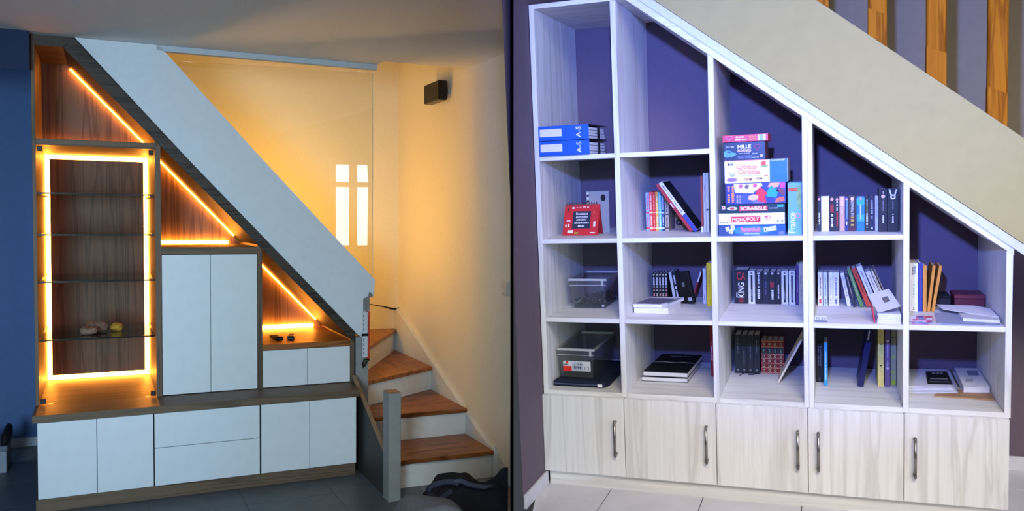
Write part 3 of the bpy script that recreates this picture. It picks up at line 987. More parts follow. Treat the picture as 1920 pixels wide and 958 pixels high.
card_quad(0.26, 0.78, 0.22, 0.78, (26, 40, 56), 'text_panel')
for i, s in enumerate(('Recettes', 'gourmandes', 'de Noel', 'faciles pour', "l'hiver")[:2]):
    vs, fs = text_mesh(s, 0.012)
    g = G()
    bv = g.verts([on_card(0.52 + u * 0.34, 0.70 - i * 0.105 + v * 0.075, 0.002) for u, v in vs])
    for fc in fs:
        g.bm.faces.new([bv[k] for k in fc])
    g.done('lettering', WHITE, ct)
for i, (hw, v) in enumerate(((0.15, 0.50), (0.20, 0.40), (0.09, 0.30))):
    g = G()
    u = 0.52 - hw
    while u < 0.52 + hw:
        d = random.uniform(0.018, 0.035)
        g.quad(on_card(u, v - 0.022, 0.002), on_card(u + d, v - 0.022, 0.002), on_card(u + d * 1.15, v + 0.025, 0.002), on_card(u + 0.006, v + 0.025, 0.002))
        u += d + 0.014
    g.done('small_print', WHITE, ct)
for u0, u1, v0, v1, c in ((0.14, 0.30, 0.08, 0.17, (230, 230, 228)), (0.34, 0.46, 0.05, 0.11, (180, 140, 50)), (0.06, 0.10, 0.28, 0.36, (225, 215, 210)), (0.13, 0.18, 0.28, 0.37, (225, 215, 210)),
                          (0.09, 0.20, 0.46, 0.49, (232, 220, 215)), (0.87, 0.93, 0.28, 0.45, (225, 215, 205)), (0.80, 0.94, 0.07, 0.10, (230, 222, 218)),
                          (0.22, 0.28, 0.86, 0.92, (235, 230, 228)), (0.34, 0.38, 0.89, 0.91, (235, 220, 215)), (0.43, 0.48, 0.90, 0.92, (235, 220, 215)), (0.53, 0.60, 0.90, 0.93, (235, 220, 215)), (0.65, 0.70, 0.89, 0.92, (235, 220, 215)), (0.09, 0.14, 0.78, 0.88, (90, 40, 26)), (0.84, 0.88, 0.72, 0.76, (230, 120, 110))):
    card_quad(u0, u1, v0, v1, c, 'picture')
t = thing('standing_card', 'grey standing card behind the red desk calendar', 'card', (0.19, 0.30, B_))
G().box(0.150, 0.258, 0.300, 0.303, B_ + 0.0005, B_ + 0.196).done('sheet', mat((158, 158, 150), 0.7, 0.05), t)
G().disc(0.231, B_ + 0.165, 0.016, 0.2994, 14, 0.012).done('dark_spot', BLACK, t)
for z in (0.150, 0.163, 0.176, 0.187):
    G().disc(0.158, B_ + z, 0.0055, 0.2992, 8).done('dotted_edge', mat((230, 230, 226), 0.6, 0.05) if int(z * 1000) % 2 else BLACK, t)

# --- clear plastic boxes
CLP = glass('clear_plastic', (0.90, 0.92, 0.92), 1.4, 0.7, 0.10, (0.05, (0.75, 0.78, 0.78)))
RIMP = glass('clear_plastic_rim', (0.85, 0.88, 0.88), 1.4, 1.0, 0.15, (0.45, (0.8, 0.82, 0.82)))


def plastic_box(x0, x1, y0, y1, z0, z1, label):
    t = thing('plastic_box', label, 'box', (x0, y0, z0), 'clear plastic boxes')
    i = 0.012
    g = G()

    def ring(o_, zz):
        return [(x0 + o_, y0 + o_, zz), (x1 - o_, y0 + o_, zz), (x1 - o_, y1 - o_, zz), (x0 + o_, y1 - o_, zz)]
    a, b = ring(i, z0 + 0.001), ring(0.002, z1 - 0.008)
    for q in range(4):
        g.quad(a[q], a[(q + 1) % 4], b[(q + 1) % 4], b[q])
    g.quad(*a)
    g.done('tub', CLP, t)
    g = G()
    g.box(x0 - 0.004, x1 + 0.004, y0 - 0.004, y0 + 0.002, z1 - 0.010, z1)
    g.box(x0 - 0.004, x1 + 0.004, y1 - 0.002, y1 + 0.004, z1 - 0.010, z1)
    g.box(x0 - 0.004, x0 + 0.002, y0 + 0.002, y1 - 0.002, z1 - 0.010, z1)
    g.box(x1 - 0.002, x1 + 0.004, y0 + 0.002, y1 - 0.002, z1 - 0.010, z1)
    g.done('rim', RIMP, t)
    G().box(x0, x1, y0 - 0.001, y0 + 0.0005, z1 - 0.032, z1 - 0.0295).done('moulded_line', RIMP, t)
    G().box(x1 - 0.022, x1 - 0.012, y0 - 0.003, y0 + 0.0, z1 - 0.034, z1 - 0.010).done('clip', RIMP, t)
    return t


plastic_box(0.066, 0.244, 0.25, 0.56, C_ + 0.0006, C_ + 0.142, 'clear plastic box filled with dark marbles on the third shelf')
mcols = [mat(c, 0.15, 0.3, 20) for c in ((26, 40, 52), (34, 44, 40), (18, 24, 34), (48, 60, 70), (14, 18, 20))]
marble_glint = mat((220, 225, 225), 0.2, 0.1)  # pale marbles stand in for bright glints on the dark ones
rnd = random.Random(4)
src = None
n = 0
for lay in range(3):
    for i in range(9):
        for j in range(10):
            if lay and rnd.random() < 0.22 * lay + (0.25 if i < 3 else 0):
                continue
            x = 0.090 + i * 0.0163 + (lay % 2) * 0.008
            y = 0.275 + j * 0.0265 + (lay % 2) * 0.008
            if x > 0.226:
                continue
            if src is None:
                bm = bmesh.new()
                bmesh.ops.create_icosphere(bm, subdivisions=1, radius=0.0079)
                me = bpy.data.meshes.new('marble')
                bm.to_mesh(me)
                bm.free()
                for p in me.polygons:
                    p.use_smooth = True
                me.materials.append(mcols[0])
                src = me
            o = bpy.data.objects.new('marble', src)
            COL.objects.link(o)
            o.location = (x, y, C_ + 0.0105 + lay * 0.0135)
            o.material_slots[0].link = 'OBJECT'
            o.material_slots[0].material = marble_glint if rnd.random() < 0.07 else mcols[n % 5]
            tag(o, 'small glass marble in the clear plastic box on the third shelf', 'marble', 'marbles in the clear box')
            n += 1
b_ = book(0.252, 0.270, 0.50, C_, 0.14, (150, 62, 40), 'narrow reddish book standing right of the clear box of marbles', 0.11)
band(b_, (190, 140, 110), 0.75, 0.9)

# dark folder case and the clear box on it
t = thing('document_case', 'dark navy fabric case lying under the clear box on the bottom shelf', 'case', (0.03, 0.07, D_))
CS = mat((20, 28, 52), 0.8, 0.2, 90, bump=0.3)
g = G()
g.prism([(0.030, 0.062), (0.270, 0.062), (0.285, 0.10), (0.285, 0.50), (0.075, 0.50)], D_ + 0.0008, D_ + 0.028, 'xy')
g.done('shell', CS, t, bevel=0.006)
G().tube([(0.034, 0.058, D_ + 0.014), (0.15, 0.056, D_ + 0.014), (0.268, 0.058, D_ + 0.014)], 0.0035, 6).done('zip', mat((70, 78, 110), 0.5, 0.1), t)
G().box(0.240, 0.262, 0.0515, 0.0545, D_ + 0.006, D_ + 0.020, 0.001).done('white_tag', WHITE, t)
t = plastic_box(0.040, 0.212, 0.115, 0.52, D_ + 0.029, D_ + 0.166, 'empty clear plastic box with a red and white sticker on the bottom shelf')
sx, sz, sy = 0.064, D_ + 0.060, 0.119
patch(sx, sx + 0.130, sz, sz + 0.046, sy - 0.002, mat((206, 210, 216), 0.5, 0.05), t, 'sticker')
patch(sx, sx + 0.040, sz, sz + 0.023, sy - 0.0024, mat((224, 44, 40), 0.5, 0.05), t, 'red_field')
patch(sx + 0.042, sx + 0.095, sz + 0.003, sz + 0.042, sy - 0.0024, mat((168, 178, 194), 0.5, 0.05), t, 'grey_field')
G().disc(sx + 0.019, sz + 0.040, 0.006, sy - 0.0026, 10).done('red_mark', mat((210, 30, 36), 0.5, 0.05), t)
small_print(sx + 0.020, sz + 0.030, 0.028, 0.010, sy - 0.0026, BLACK, t, False)
small_print(sx + 0.072, sz + 0.018, 0.040, 0.016, sy - 0.0028, mat((40, 50, 90), 0.5, 0.05), t, False)
small_print(sx + 0.080, sz + 0.032, 0.020, 0.008, sy - 0.0028, BLACK, t, False)
letters('1 2', sx + 0.112, sz + 0.014, 0.022, 0.014, sy - 0.0028, mat((40, 44, 56), 0.5, 0.05), t)

# --- second column, second shelf
GB = 'picture books on the second shelf'
row = [(0.416, 0.4315, (150, 170, 214), 'pale blue spine, leftmost picture book in the second column', (210, 60, 60)),
       (0.4325, 0.4465, (222, 84, 74), 'red and white spine, second picture book in the second column', (240, 220, 200)),
       (0.4475, 0.4605, (214, 50, 46), 'bright red spine, third picture book in the second column', (240, 160, 120)),
       (0.4615, 0.4740, (228, 172, 58), 'orange yellow spine, fourth picture book in the second column', (240, 230, 190)),
       (0.4750, 0.4885, (104, 182, 212), 'light blue spine, fifth picture book in the second column', (230, 240, 240)),
       (0.4895, 0.5010, (34, 70, 116), 'dark blue spine, sixth picture book in the second column', (210, 225, 230)),
       (0.5040, 0.5215, (176, 164, 140), 'short beige book before the leaning ones in the second column', (90, 70, 60))]
for k, (x0, x1, c, lab, c2) in enumerate(row):
    o = book(x0, x1, 0.37, B_, (0.180, 0.181, 0.181, 0.181, 0.181, 0.176, 0.158)[k], c, lab, 0.14, group=GB)
    fine(o, c2, 0.55, 0.92, 0.5)
    fine(o, c2, 0.12, 0.40, 0.5)
    band(o, c2, 0.05, 0.10)
    band(o, c2, 0.46, 0.49)
o = book(0.634, 0.648, 0.27, B_, 0.262, (170, 44, 48), 'leaning red book resting on its neighbours in the second column', 0.19, -35.0, GB)
band(o, (208, 180, 172), 0.50, 0.60, 0.1, 0.6)
o = book(0.6530, 0.6700, 0.265, B_, 0.270, (222, 224, 230), 'leaning book with white and blue spine and dark cover', 0.20, -35.0, GB)
band(o, (50, 66, 150), 0.0, 0.34)
fine(o, (90, 96, 120), 0.36, 0.95, 0.5)
G().box(0.0174, 0.0179, 0.004, 0.198, 0.004, 0.266).done('dark_cover', mat((30, 31, 36), 0.45, 0.2), o)
o = book(0.684, 0.695, 0.255, B_, 0.250, (152, 62, 44), 'upright rust red book near the right of the second column', 0.18, group=GB)
band(o, (232, 228, 216), 0.0, 0.10)
o = book(0.6965, 0.7065, 0.255, B_, 0.262, (196, 192, 168), 'tall cream book beside the rust red one in the second column', 0.18, group=GB)
fine(o, (120, 110, 90), 0.5, 0.8, 0.4)
o = book(0.7075, 0.7175, 0.257, B_, 0.260, (206, 202, 180), 'tall cream book with black picture next to the divider', 0.18, group=GB)
dot(o, BLACK and (24, 22, 22), 0.38, 0.45)
fine(o, (90, 84, 76), 0.55, 0.9, 0.4)
t = thing('picture_card', 'tan card with a dark wheel picture behind the leaning books', 'card', (0.585, 0.45, B_))
G().box(0.535, 0.625, 0.450, 0.454, B_ + 0.0006, B_ + 0.075).done('sheet', mat((150, 124, 92), 0.7, 0.1), t)
G().disc(0.556, B_ + 0.034, 0.017, 0.4493, 16, r_in=0.35).done('wheel', mat((34, 30, 28), 0.6, 0.1), t)

# --- stack of board games
GG = 'stacked board game boxes'


def game(x0, x1, y0, y1, z0, z1, c, label, name='board_game'):
    t = thing(name, label, 'game box', (x0, y0, z0), GG)
    G().box(x0, x1, y0, y1, z0, z1 - 0.0006, 0.0008).done('box', mat(c, 0.35, 0.05), t)
    return t


y = 0.046
z = B_ + 0.0006
t = game(0.786, 1.050, y, y + 0.26, z, z + 0.0448, (44, 92, 160), 'blue game box with number tiles at the bottom of the stack')
patch(0.786, 0.850, z + 0.001, z + 0.043, y - 0.0005, mat((52, 70, 112), 0.4, 0.1), t, 'dark_field')
G().disc(0.918, z + 0.021, 0.0185, y - 0.0007, 24, 0.075).done('blue_swirl', mat((58, 128, 206), 0.4, 0.06), t)
patch(0.873, 0.953, z + 0.0145, z + 0.0165, y - 0.0009, mat((220, 60, 90), 0.5, 0.05), t, 'red_line')
letters('Rummikub', 0.913, z + 0.0275, 0.078, 0.018, y - 0.0012, mat((232, 130, 160), 0.5, 0.05), t, 0, 0.02)
letters('Le Rami des chiffres', 0.918, z + 0.0085, 0.060, 0.0062, y - 0.0012, WHITE, t)
for px, pz, a, s in ((0.822, 0.028, 20, '3'), (0.835, 0.018, -12, '8'), (0.842, 0.034, 5, '5')):
    g = G()
    ca, sa = math.cos(R(a)), math.sin(R(a))
    q = [(-0.008, -0.009), (0.008, -0.009), (0.008, 0.009), (-0.008, 0.009)]
    g.quad(*[(px + u * ca - v * sa, y - 0.0011, z + pz + u * sa + v * ca) for u, v in q])
    g.done('tile_picture', mat((226, 232, 240), 0.4, 0.04), t)
    letters(s, px, z + pz, 0.006, 0.009, y - 0.0014, mat((40, 60, 110), 0.5, 0.05), t, a)
for i in range(4):
    g = G()
    ca, sa = math.cos(R(8)), math.sin(R(8))
    px, pz = 0.972 + i * 0.0125, 0.024 + i * 0.0018
    g.quad(*[(px + u * ca - v * sa, y - 0.0011, z + pz + u * sa + v * ca) for u, v in ((-0.006, -0.009), (0.006, -0.009), (0.006, 0.009), (-0.006, 0.009))])
    g.done('tile_picture', mat((226, 232, 240), 0.4, 0.04), t)
    letters('1379'[i], px, z + pz, 0.006, 0.009, y - 0.0014, mat((50, 60, 120), 0.5, 0.05), t, 8)
patch(1.024, 1.046, z + 0.003, z + 0.016, y - 0.0009, mat((110, 120, 140), 0.5, 0.2), t, 'picture')

z = B_ + 0.0458
t = game(0.786, 1.048, y, y + 0.26, z, z + 0.0478, (236, 236, 238), 'white game box with red nameplate in the stack')
patch(0.835, 0.953, z + 0.011, z + 0.034, y - 0.0007, mat((214, 36, 52), 0.4, 0.05), t, 'red_nameplate')
letters('MONOPOLY', 0.894, z + 0.0225, 0.108, 0.0155, y - 0.0010, WHITE, t, 1.5, 0.025)
letters('MOI', 0.982, z + 0.031, 0.026, 0.012, y - 0.0010, mat((226, 96, 110), 0.5, 0.05), t, 0, 0.03)
small_print(0.982, z + 0.019, 0.028, 0.007, y - 0.0010, mat((226, 110, 120), 0.5, 0.05), t, False)
G().disc(0.809, z + 0.028, 0.013, y - 0.0008, 14).done('pale_round_mark', mat((222, 214, 170), 0.5, 0.08), t)
small_print(0.812, z + 0.009, 0.040, 0.008, y - 0.0008, mat((60, 56, 60), 0.5, 0.1), t, False)
G().disc(1.030, z + 0.013, 0.005, y - 0.0008, 16, 0.012, 0.6).done('oval_mark', mat((120, 120, 126), 0.5, 0.1), t)

z = B_ + 0.0942
t = game(0.793, 1.050, y + 0.001, y + 0.26, z, z + 0.0358, (20, 52, 54), 'dark green game box in the stack under the colourful one')
yy = y + 0.0003
patch(0.868, 0.982, z + 0.008, z + 0.028, yy, mat((196, 34, 52), 0.4, 0.05), t, 'red_nameplate')
letters('SCRABBLE', 0.925, z + 0.018, 0.104, 0.0145, yy - 0.0004, WHITE, t, 0, 0.02)
letters('CLASSIQUE', 1.004, z + 0.017, 0.036, 0.0050, yy - 0.0004, WHITE, t)
patch(1.020, 1.043, z + 0.021, z + 0.031, yy, mat((60, 176, 190), 0.4, 0.05), t, 'teal_badge')
patch(0.799, 0.813, z + 0.017, z + 0.030, yy, mat((232, 200, 214), 0.4, 0.05), t, 'badge')
patch(0.802, 0.810, z + 0.020, z + 0.027, yy - 0.0004, mat((190, 60, 110), 0.4, 0.05), t, 'badge_mark')
G().disc(0.841, z + 0.019, 0.0075, yy, 20, 0.021).done('oval_picture', mat((196, 200, 190), 0.5, 0.2, 200), t)
G().disc(0.841, z + 0.019, 0.005, yy - 0.0004, 16, 0.009).done('red_oval', mat((190, 60, 60), 0.5, 0.1), t)

z = B_ + 0.1304
t = game(0.815, 1.054, y, y + 0.25, z, z + 0.0866, (52, 62, 140), 'colourful blue game box in the middle of the stack')
yy = y - 0.0006


def poly(pts, c, name, dy=0.0):
    g = G()
    g.bm.faces.new(g.verts([(0.815 + u * 0.239, yy - dy, z + v * 0.086) for u, v in pts]))
    return g.done(name, mat(c, 0.4, 0.08, 50), t)


poly([(0.16, 0.55), (0.46, 0.50), (0.52, 0.66), (0.62, 0.86), (0.60, 0.98), (0.14, 0.98)], (226, 224, 236), 'white_cloud')
poly([(0.17, 0.02), (0.60, 0.02), (0.55, 0.40), (0.30, 0.48), (0.17, 0.40)], (70, 84, 176), 'blue_field', 0.0001)
poly([(0.44, 0.02), (0.66, 0.02), (0.60, 0.22), (0.50, 0.30)], (116, 110, 206), 'violet_field', 0.0002)
poly([(0.54, 0.12), (0.68, 0.04), (0.66, 0.36), (0.70, 0.50), (0.58, 0.80), (0.52, 0.62), (0.50, 0.45)], (222, 46, 52), 'red_field', 0.0003)
poly([(0.68, 0.34), (0.84, 0.26), (0.88, 0.60), (0.76, 0.84), (0.70, 0.64)], (36, 158, 134), 'green_field', 0.0003)
poly([(0.70, 0.80), (0.74, 0.98), (0.90, 0.98), (0.88, 0.78), (0.80, 0.74)], (226, 168, 112), 'tan_field', 0.0002)
poly([(0.82, 0.04), (0.98, 0.10), (0.96, 0.32), (0.84, 0.24)], (206, 104, 66), 'orange_field', 0.0004)
poly([(0.84, 0.60), (0.94, 0.40), (0.98, 0.36), (0.98, 0.62), (0.90, 0.74)], (122, 60, 62), 'brown_field', 0.0003)
poly([(0.90, 0.72), (0.985, 0.72), (0.985, 0.97), (0.90, 0.97)], (206, 70, 140), 'pink_badge', 0.0004)
poly([(0.38, 0.22), (0.46, 0.16), (0.54, 0.22), (0.55, 0.40), (0.46, 0.46), (0.39, 0.38)], (226, 188, 168), 'pink_round', 0.0005)
poly([(0.22, 0.80), (0.27, 0.74), (0.30, 0.92), (0.24, 0.95)], (196, 90, 130), 'pink_spot', 0.0005)
poly([(0.32, 0.76), (0.38, 0.72), (0.40, 0.90), (0.34, 0.94)], (120, 90, 80), 'brown_spot', 0.0005)
poly([(0.46, 0.80), (0.52, 0.78), (0.53, 0.95), (0.47, 0.96)], (206, 80, 140), 'pink_spot', 0.0005)
for u in (0.055, 0.125):
    small_print(0.815 + u * 0.239, z + 0.043, 0.014, 0.074, yy - 0.0006, mat((236, 146, 62), 0.5, 0.05), t, True)
for u in (0.20, 0.245):
    small_print(0.815 + u * 0.239, z + 0.022, 0.007, 0.036, yy - 0.0006, mat((220, 190, 130), 0.5, 0.05), t, True)

z = B_ + 0.2174
t = game(0.813, 1.061, y, y + 0.25, z, z + 0.0936, (234, 234, 240), 'white and blue game box upper in the stack')
yy = y - 0.0006
patch(0.992, 1.060, z + 0.001, z + 0.092, yy, mat((30, 112, 206), 0.4, 0.04), t, 'blue_field')
letters('Ravensburger', 1.024, z + 0.0875, 0.056, 0.0065, yy - 0.0005, WHITE, t, 0, 0.01)
OR = mat((226, 92, 52), 0.5, 0.06)
YL = mat((244, 190, 120), 0.5, 0.06)
letters('Croque-', 0.904, z + 0.0645, 0.088, 0.024, yy - 0.0004, OR, t, -2, 0.035)
letters('Croque-', 0.9045, z + 0.0650, 0.086, 0.021, yy - 0.0008, YL, t, -2, 0.0)
letters('Carotte', 0.910, z + 0.0455, 0.086, 0.022, yy - 0.0004, OR, t, -2, 0.035)
letters('Carotte', 0.9105, z + 0.0460, 0.084, 0.019, yy - 0.0008, YL, t, -2, 0.0)
small_print(0.835, z + 0.077, 0.030, 0.014, yy, mat((50, 54, 62), 0.5, 0.1), t, False)
small_print(0.912, z + 0.030, 0.094, 0.003, yy, mat((110, 140, 170), 0.5, 0.1), t, False)
patch(0.815, 0.990, z + 0.0905, z + 0.0925, yy - 0.0001, mat((206, 60, 80), 0.5, 0.05), t, 'red_edge')
G().disc(0.968, z + 0.077, 0.010, yy, 14, 0.010).done('orange_spot', mat((222, 84, 58), 0.5, 0.08), t)
G().disc(0.972, z + 0.066, 0.004, yy - 0.0002, 14, 0.014).done('green_spot', mat((150, 170, 96), 0.5, 0.08), t)
G().disc(0.842, z + 0.014, 0.008, yy, 16, 0.022).done('purple_spot', mat((150, 112, 150), 0.5, 0.15), t)
G().disc(0.904, z + 0.014, 0.007, yy, 16, 0.017).done('tan_spot', mat((206, 166, 100), 0.5, 0.1), t)
G().disc(0.917, z + 0.013, 0.005, yy - 0.0002, 12, 0.005).done('dark_spot', mat((96, 50, 40), 0.5, 0.1), t)
G().disc(0.949, z + 0.017, 0.0055, yy, 16, 0.013).done('tan_spot', mat((206, 166, 100), 0.5, 0.1), t)
G().disc(0.959, z + 0.016, 0.004, yy - 0.0002, 12, 0.004).done('dark_spot', mat((96, 50, 40), 0.5, 0.1), t)
G().disc(0.978, z + 0.026, 0.0025, yy, 12, 0.008).done('red_spot', mat((196, 70, 60), 0.5, 0.1), t)
g = G()
g.bm.faces.new(g.verts([(0.830, yy, z + 0.047), (0.834, yy, z + 0.047), (0.840, yy, z + 0.036), (0.848, yy, z + 0.036), (0.854, yy, z + 0.047), (0.858, yy, z + 0.047), (0.851, yy, z + 0.026), (0.838, yy, z + 0.026)]))
g.done('grey_ears', mat((168, 174, 186), 0.5, 0.08), t)

z = B_ + 0.3114
t = game(0.809, 0.974, y + 0.004, y + 0.20, z, z + 0.0730, (28, 40, 62), 'dark blue card game box near the top of the stack')
yy = y + 0.0034
letters('MILLE', 0.893, z + 0.054, 0.054, 0.015, yy, WHITE, t, 0, 0.04)
letters('BORNES', 0.893, z + 0.0385, 0.054, 0.0115, yy, mat((226, 190, 214), 0.5, 0.05), t, 0, 0.04)
small_print(0.893, z + 0.027, 0.046, 0.004, yy, mat((190, 190, 210), 0.5, 0.05), t, False)
small_print(0.895, z + 0.012, 0.056, 0.012, yy, mat((120, 130, 160), 0.5, 0.05), t, False, rows=3)
small_print(0.836, z + 0.054, 0.034, 0.008, yy, mat((200, 206, 220), 0.5, 0.05), t, False, rows=2)
g = G()
g.bm.faces.new(g.verts([(0.811, yy, z + 0.016), (0.822, yy, z + 0.012), (0.848, yy, z + 0.015), (0.862, yy, z + 0.024), (0.860, yy, z + 0.029), (0.846, yy, z + 0.032), (0.836, yy, z + 0.040), (0.822, yy, z + 0.041), (0.812, yy, z + 0.036)]))
g.done('car_picture', mat((86, 156, 186), 0.4, 0.2, 90), t)
g = G()
g.bm.faces.new(g.verts([(0.824, yy - 0.0004, z + 0.031), (0.842, yy - 0.0004, z + 0.030), (0.834, yy - 0.0004, z + 0.037), (0.824, yy - 0.0004, z + 0.037)]))
g.done('car_window', mat((40, 70, 92), 0.3, 0.1), t)
g = G()
g.bm.faces.new(g.verts([(0.930, yy, z + 0.058), (0.944, yy, z + 0.061), (0.958, yy, z + 0.058), (0.944, yy, z + 0.034)]))
g.done('shield_mark', mat((150, 66, 100), 0.5, 0.1), t)
g = G()
g.bm.faces.new(g.verts([(0.934, yy - 0.0003, z + 0.056), (0.944, yy - 0.0003, z + 0.058), (0.954, yy - 0.0003, z + 0.056), (0.944, yy - 0.0003, z + 0.040)]))
g.done('shield_field', mat((58, 48, 92), 0.5, 0.1), t)
small_print(0.934, z + 0.024, 0.026, 0.007, yy, mat((190, 196, 210), 0.5, 0.05), t, False)
patch(0.922, 0.950, z + 0.007, z + 0.011, yy, mat((210, 212, 222), 0.5, 0.05), t, 'pale_line')
G().disc(0.960, z + 0.015, 0.007, yy, 12).done('round_mark', mat((190, 180, 210), 0.5, 0.1), t)
G().box(0.9742, 0.9752, y + 0.01, y + 0.19, z + 0.004, z + 0.068).done('side_print', mat((96, 50, 66), 0.5, 0.35, 60), t)

z = B_ + 0.3850
t = game(0.807, 0.987, y + 0.002, y + 0.20, z, z + 0.0300, (206, 52, 66), 'thin red game box on top of the stack')
yy = y + 0.0014
g = G()
g.bm.faces.new(g.verts([(0.816, yy, z + 0.025), (0.832, yy, z + 0.027), (0.850, yy, z + 0.025), (0.833, yy, z + 0.004)]))
g.done('shield_mark', mat((224, 120, 150), 0.5, 0.1), t)
g = G()
g.bm.faces.new(g.verts([(0.821, yy - 0.0003, z + 0.022), (0.832, yy - 0.0003, z + 0.024), (0.845, yy - 0.0003, z + 0.022), (0.833, yy - 0.0003, z + 0.009)]))
g.done('shield_field', mat((190, 60, 100), 0.5, 0.1), t)
small_print(0.878, z + 0.020, 0.036, 0.009, yy, WHITE, t, False)
small_print(0.882, z + 0.009, 0.046, 0.008, yy, WHITE, t, False)
small_print(0.928, z + 0.015, 0.030, 0.020, yy, mat((246, 132, 76), 0.5, 0.05), t, False, rows=2)
patch(0.9465, 0.978, z + 0.0015, z + 0.0275, yy, mat((222, 206, 226), 0.5, 0.05), t, 'white_panel')
patch(0.953, 0.968, z + 0.0015, z + 0.0275, yy - 0.0003, mat((140, 178, 200), 0.5, 0.05), t, 'blue_panel')

t = thing('puzzle_box', 'upright pale blue puzzle box with a map beside the game stack', 'game box', (1.06, 0.05, B_), GG)
G().box(1.0600, 1.1145, 0.05, 0.28, B_ + 0.0006, B_ + 0.212, 0.0008).done('box', mat((112, 172, 220), 0.4, 0.06), t)
yy = 0.0494
letters('France', 1.0755, B_ + 0.050, 0.082, 0.026, yy, mat((226, 236, 244), 0.5, 0.05), t, 90, 0.01)
patch(1.0625, 1.098, B_ + 0.176, B_ + 0.192, yy, mat((196, 92, 56), 0.5, 0.2), t, 'orange_panel')
g = G()
g.bm.faces.new(g.verts([(1.100, yy - 0.0002, B_ + 0.196), (1.113, yy - 0.0002, B_ + 0.205), (1.113, yy - 0.0002, B_ + 0.090), (1.106, yy - 0.0002, B_ + 0.100), (1.095, yy - 0.0002, B_ + 0.130), (1.093, yy - 0.0002, B_ + 0.160)]))
g.done('map_shape', mat((140, 170, 96), 0.5, 0.3, 50), t)
G().disc(1.0985, B_ + 0.078, 0.011, yy - 0.0003, 14, 0.012, 0.55).done('round_mark', mat((206, 150, 176), 0.5, 0.1), t)

# --- third/fourth column: dark paperbacks under the slope
GP = 'paperbacks under the slope'
S = 'paperback on the upper shelf right of the games'
rows_ = [(1.1715, 1.1850, 0.200, 0.145, (22, 30, 36), 'leftmost narrow black ' + S),
         (1.1862, 1.2165, 0.195, 0.146, (226, 226, 236), 'thick plain white ' + S),
         (1.2175, 1.2385, 0.200, 0.143, (20, 22, 30), 'black paperback with red panel right of the thick white one'),
         (1.2390, 1.2560, 0.200, 0.142, (28, 28, 34), 'black paperback with white and red letters before the tan one'),
         (1.2570, 1.2770, 0.200, 0.143, (190, 150, 130), 'tan and pinkish ' + S),
         (1.2780, 1.2903, 0.200, 0.142, (40, 52, 110), 'narrow dark blue paperback right of the tan one'),
         (1.2910, 1.3210, 0.198, 0.143, (48, 34, 36), 'dark brown paperback with gold letters left of the bright blue one'),
         (1.3222, 1.3525, 0.195, 0.142, (30, 112, 196), 'bright blue ' + S),
         (1.3538, 1.3700, 0.195, 0.140, (22, 28, 28), 'black and green paperback right of the bright blue one'),
         (1.3708, 1.3910, 0.195, 0.140, (26, 28, 58), 'navy paperback before the thin lavender one'),
         (1.3920, 1.4032, 0.185, 0.143, (186, 186, 214), 'thin lavender ' + S),
         (1.4042, 1.4345, 0.140, 0.173, (18, 18, 24), 'tall black book with pink flower mark on the upper shelf'),
         (1.4355, 1.4740, 0.130, 0.172, (16, 16, 22), 'tallest black book with white eared ring mark by the divider')]
bs_ = [book(x0, x1, y_, B_, h, c, lab, 0.11, group=GP) for x0, x1, y_, h, c, lab in rows_]
W1, RD, GD = (226, 226, 230), (190, 40, 40), (186, 150, 70)
dot(bs_[0], (220, 150, 170), 0.93, 0.36); fine(bs_[0], W1, 0.18, 0.55, 0.5)
fine(bs_[1], (150, 170, 196), 0.2, 0.78, 0.14)
dot(bs_[2], (220, 160, 160), 0.93, 0.3); band(bs_[2], (150, 30, 30), 0.55, 0.78, 0.2, 0.8); fine(bs_[2], W1, 0.14, 0.50, 0.5)
dot(bs_[3], (220, 160, 160), 0.93, 0.3); fine(bs_[3], W1, 0.60, 0.88, 0.45); fine(bs_[3], RD, 0.15, 0.55, 0.5)
band(bs_[4], (214, 168, 178), 0.72, 1.0); fine(bs_[4], W1, 0.5, 0.85, 0.3); dot(bs_[4], W1, 0.94, 0.2)
band(bs_[5], (90, 130, 190), 0.35, 0.95, 0.4, 0.9); fine(bs_[5], W1, 0.18, 0.3, 0.6); dot(bs_[5], (226, 170, 170), 0.93, 0.35)
dot(bs_[6], (226, 190, 170), 0.93, 0.24); title(bs_[6], 'LE PUMAGER', W1, 0.46, 0.88, 0.34); fine(bs_[6], GD, 0.15, 0.42, 0.6); band(bs_[6], (76, 26, 44), 0.0, 0.1)
band(bs_[7], (48, 160, 226), 0.75, 0.95); band(bs_[7], (60, 150, 220), 0.28, 0.48); fine(bs_[7], W1, 0.35, 0.78, 0.2); dot(bs_[7], (150, 150, 210), 0.94, 0.22)
fine(bs_[8], W1, 0.1, 0.52, 0.45); fine(bs_[8], (170, 180, 70), 0.5, 0.8, 0.3); fine(bs_[8], W1, 0.78, 0.92, 0.3)
fine(bs_[9], (200, 200, 226), 0.35, 0.9, 0.3); fine(bs_[9], W1, 0.05, 0.13, 0.5)
fine(bs_[10], (120, 120, 150), 0.4, 0.9, 0.3)
dot(bs_[11], (226, 190, 206), 0.82, 0.24); band(bs_[11], (200, 180, 200), 0.88, 0.94, 0.46, 0.56); fine(bs_[11], (150, 140, 150), 0.48, 0.74, 0.14); fine(bs_[11], W1, 0.2, 0.4, 0.22)
dot(bs_[12], (232, 226, 230), 0.81, 0.26, 'eared_ring', 0.5)
o = bs_[12]
g = G()
w, h = o['w'], o['h']
for sx_ in (-1, 1):
    g.quad((w * (0.5 + sx_ * 0.10), -0.0007, h * 0.85), (w * (0.5 + sx_ * 0.22), -0.0007, h * 0.84), (w * (0.5 + sx_ * 0.40), -0.0007, h * 0.985), (w * (0.5 + sx_ * 0.28), -0.0007, h * 0.995))
g.done('ears', mat((232, 226, 230), 0.5, 0.04), o)
